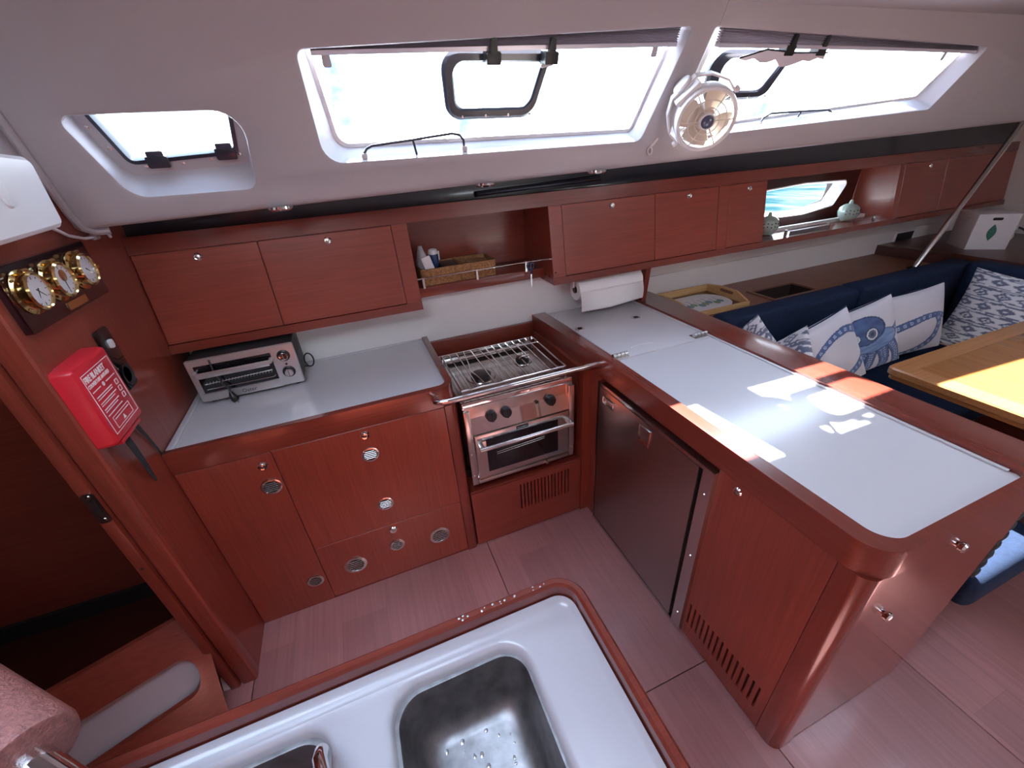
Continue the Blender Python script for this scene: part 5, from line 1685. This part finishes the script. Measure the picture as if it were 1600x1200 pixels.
WH = (.52, .49, .52)
NB, MBl, LB = (.030, .045, .12), (.075, .13, .27), (.20, .29, .45)
def seg_d(px, py, pts):
    best = (9, 0)
    L = 0
    tot = sum(math.dist(a, b) for a, b in zip(pts[:-1], pts[1:]))
    for a, b in zip(pts[:-1], pts[1:]):
        dx, dy = b[0] - a[0], b[1] - a[1]
        l2 = dx * dx + dy * dy
        s = max(0, min(1, ((px - a[0]) * dx + (py - a[1]) * dy) / l2))
        d = math.hypot(px - a[0] - s * dx, py - a[1] - s * dy)
        if d < best[0]:
            best = (d, (L + s * math.sqrt(l2)) / tot)
        L += math.sqrt(l2)
    return best
def smooth(pts, n=40):
    out = []
    m_ = len(pts)
    for i in range(m_ - 1):
        p0 = pts[max(i - 1, 0)]; p1 = pts[i]; p2 = pts[i + 1]; p3 = pts[min(i + 2, m_ - 1)]
        k = max(2, n // (m_ - 1))
        for j in range(k):
            s = j / k
            out.append(tuple(.5 * ((2 * p1[c]) + (-p0[c] + p2[c]) * s + (2 * p0[c] - 5 * p1[c] + 4 * p2[c] - p3[c]) * s * s + (-p0[c] + 3 * p1[c] - 3 * p2[c] + p3[c]) * s ** 3) for c in (0, 1)))
    out.append(pts[-1])
    return out
def arms_color(u, v, arms, base):
    c = base
    for pts, w0, w1 in arms:
        xs_ = [p[0] for p in pts]; ys_ = [p[1] for p in pts]
        mw = max(w0, w1)
        if u < min(xs_) - mw or u > max(xs_) + mw or v < min(ys_) - mw or v > max(ys_) + mw:
            continue
        d, s = seg_d(u, v, pts)
        wd = w0 + (w1 - w0) * s
        if d < wd:
            f = d / wd
            if f > .82: c = NB
            else:
                nn = mnoise.noise((u * 9, v * 9, 1.3))
                c = tuple(a + (b - a) * (.5 + .5 * nn) for a, b in zip(MBl, (.05, .085, .2)))
                # suckers along the arm
                ph = (s * 11) % 1
                if abs(ph - .5) < .20 and f < .42:
                    c = (.42, .46, .55) if abs(ph - .5) > .10 or f > .22 else MBl
    return c
A_arms = [(smooth([(1.0, .42), (.55, .60), (.0, .50), (-.45, .22), (-.75, -.08)]), .11, .05),
          (smooth([(1.0, -.25), (.7, -.45), (.2, -.62), (-.25, -.62), (-.5, -.60)]), .12, .07),
          (smooth([(-.75, -.28), (-.45, -.28), (-.30, -.18), (-.22, -.02), (-.30, .08), (-.38, .02), (-.34, -.05)]), .045, .03),
          (smooth([(.15, -.72), (.22, -.85), (.15, -1.0)]), .05, .05)]
B_arms = [(smooth([(-.2, -.25), (-.45, -.6), (-.6, -1.0)]), .17, .13), (smooth([(.0, -.25), (-.1, -.6), (-.2, -1.0)]), .15, .13),
          (smooth([(.25, -.2), (.35, -.6), (.3, -1.0)]), .17, .15), (smooth([(.5, -.1), (.72, -.5), (.8, -1.0)]), .17, .15),
          (smooth([(-.6, .02), (-.85, .05), (-1.0, .15)]), .10, .12), (smooth([(.7, .1), (.9, .2), (1.0, .3)]), .10, .10)]
C_arms = [(smooth([(-1.0, -.12), (-.5, .06), (.1, .20), (.55, .20), (.9, .05)]), .13, .07),
          (smooth([(.55, .18), (.62, -.1), (.45, -.5), (.1, -.75), (-.4, -.88), (-.8, -.9)]), .10, .10)]
def colA(u, v): return arms_color(u, v, A_arms, WH)
def colC(u, v): return arms_color(u, v, C_arms, WH)
def colB(u, v):
    c = arms_color(u, v, B_arms, WH)
    a = ((u + .12) / .58) ** 2 + ((v - .38) / .40) ** 2
    b = ((u - .05) / .78) ** 2 + ((v - .02) / .30) ** 2
    if b < 1:
        nn = mnoise.noise((u * 2.5, v * 16, 4))
        c = tuple(p + (q - p) * (.5 + .6 * nn) for p, q in zip(MBl, LB))
        if b > .88: c = NB
    if a < 1:
        nn = mnoise.noise((u * 4, v * 7, 2))
        c = tuple(p + (q - p) * (.45 + .6 * nn) for p, q in zip((.035, .06, .15), MBl))
        if a > .86: c = (.02, .03, .07)
    for (ex, ey, er) in ((-.38, .22, .14), (.06, .24, .19)):
        d = math.hypot(u - ex, v - ey) / er
        if d < 1:
            c = (.03, .04, .07) if d > .82 or d < .28 else ((.55, .56, .58) if d > .62 else ((.08, .10, .16) if er > .15 else (.40, .42, .48)))
    return c
def ikat(u, v, sc=1.0):
    DG, LG = (.11, .12, .18), (.56, .55, .57)
    j = .05 * mnoise.noise((u * 6, v * 26, 3.1))
    y = (v * 2.6 * sc + j * 2) % 1.0
    row = math.floor(v * 2.6 * sc + j * 2)
    if y < .18 or .25 < y < .34:
        return DG if mnoise.noise((u * 5, v * 40, row)) > -.25 else LG
    x = (u * 2.2 * sc + .5 * (row % 2) + j) % 1.0
    dd = abs(x - .5) / .46 + abs(y - .67) / .33
    if dd < .28: return DG if row % 2 else LG
    if dd < .52: return LG if row % 2 else DG
    if dd < .95: return DG
    return LG
def ori(pos, nrm, roll, up=(0, 0, 1)):
    z = V(nrm).normalized()
    x = V(up).cross(z).normalized()
    y = z.cross(x)
    m_ = Matrix([[x.x, y.x, z.x, pos[0]], [x.y, y.y, z.y, pos[1]], [x.z, y.z, z.z, pos[2]], [0, 0, 0, 1]])
    return m_ @ Matrix.Rotation(R(roll), 4, 'Z')
pillow('octopus_pillow', 'white pillow printed with the octopus head and round eyes', .40, .38, .15, ori((2.444, 1.245, .635), (-.30, -1, .25), 17), colB, 110, 'navy_fabric')
pillow('octopus_pillow', 'white pillow printed with two curling octopus arms, beside the patterned pillow', .38, .38, .15, ori((2.047, 1.168, .655), (-.25, -1, .30), 22), colA, 110, 'navy_fabric')
pillow('octopus_pillow', 'white pillow printed with one looping octopus arm, forward of the octopus head', .40, .38, .15, ori((2.878, 1.267, .639), (-.30, -1, .2), 10), colC, 110, 'navy_fabric')
pillow('patterned_pillow', 'large grey and white patterned pillow against the forward back cushion', .56, .46, .14, ori((3.33, 1.00, .645), (-1, -.10, .15), -4), lambda u, v: ikat(u, v, 1.3), 110)
pillow('patterned_pillow', 'small grey and white patterned pillow in the corner next to the peninsula', .30, .34, .10, ori((1.740, 1.315, .660), (-.60, -.80, .2), 42), lambda u, v: ikat(u, v, .8), 80)
pillow('patterned_pillow', 'small grey and white patterned pillow standing on edge beside the octopus arms', .32, .32, .10, ori((1.680, 1.09, .708), (-.85, .30, .15), 45), lambda u, v: ikat(u, v, .8), 80)
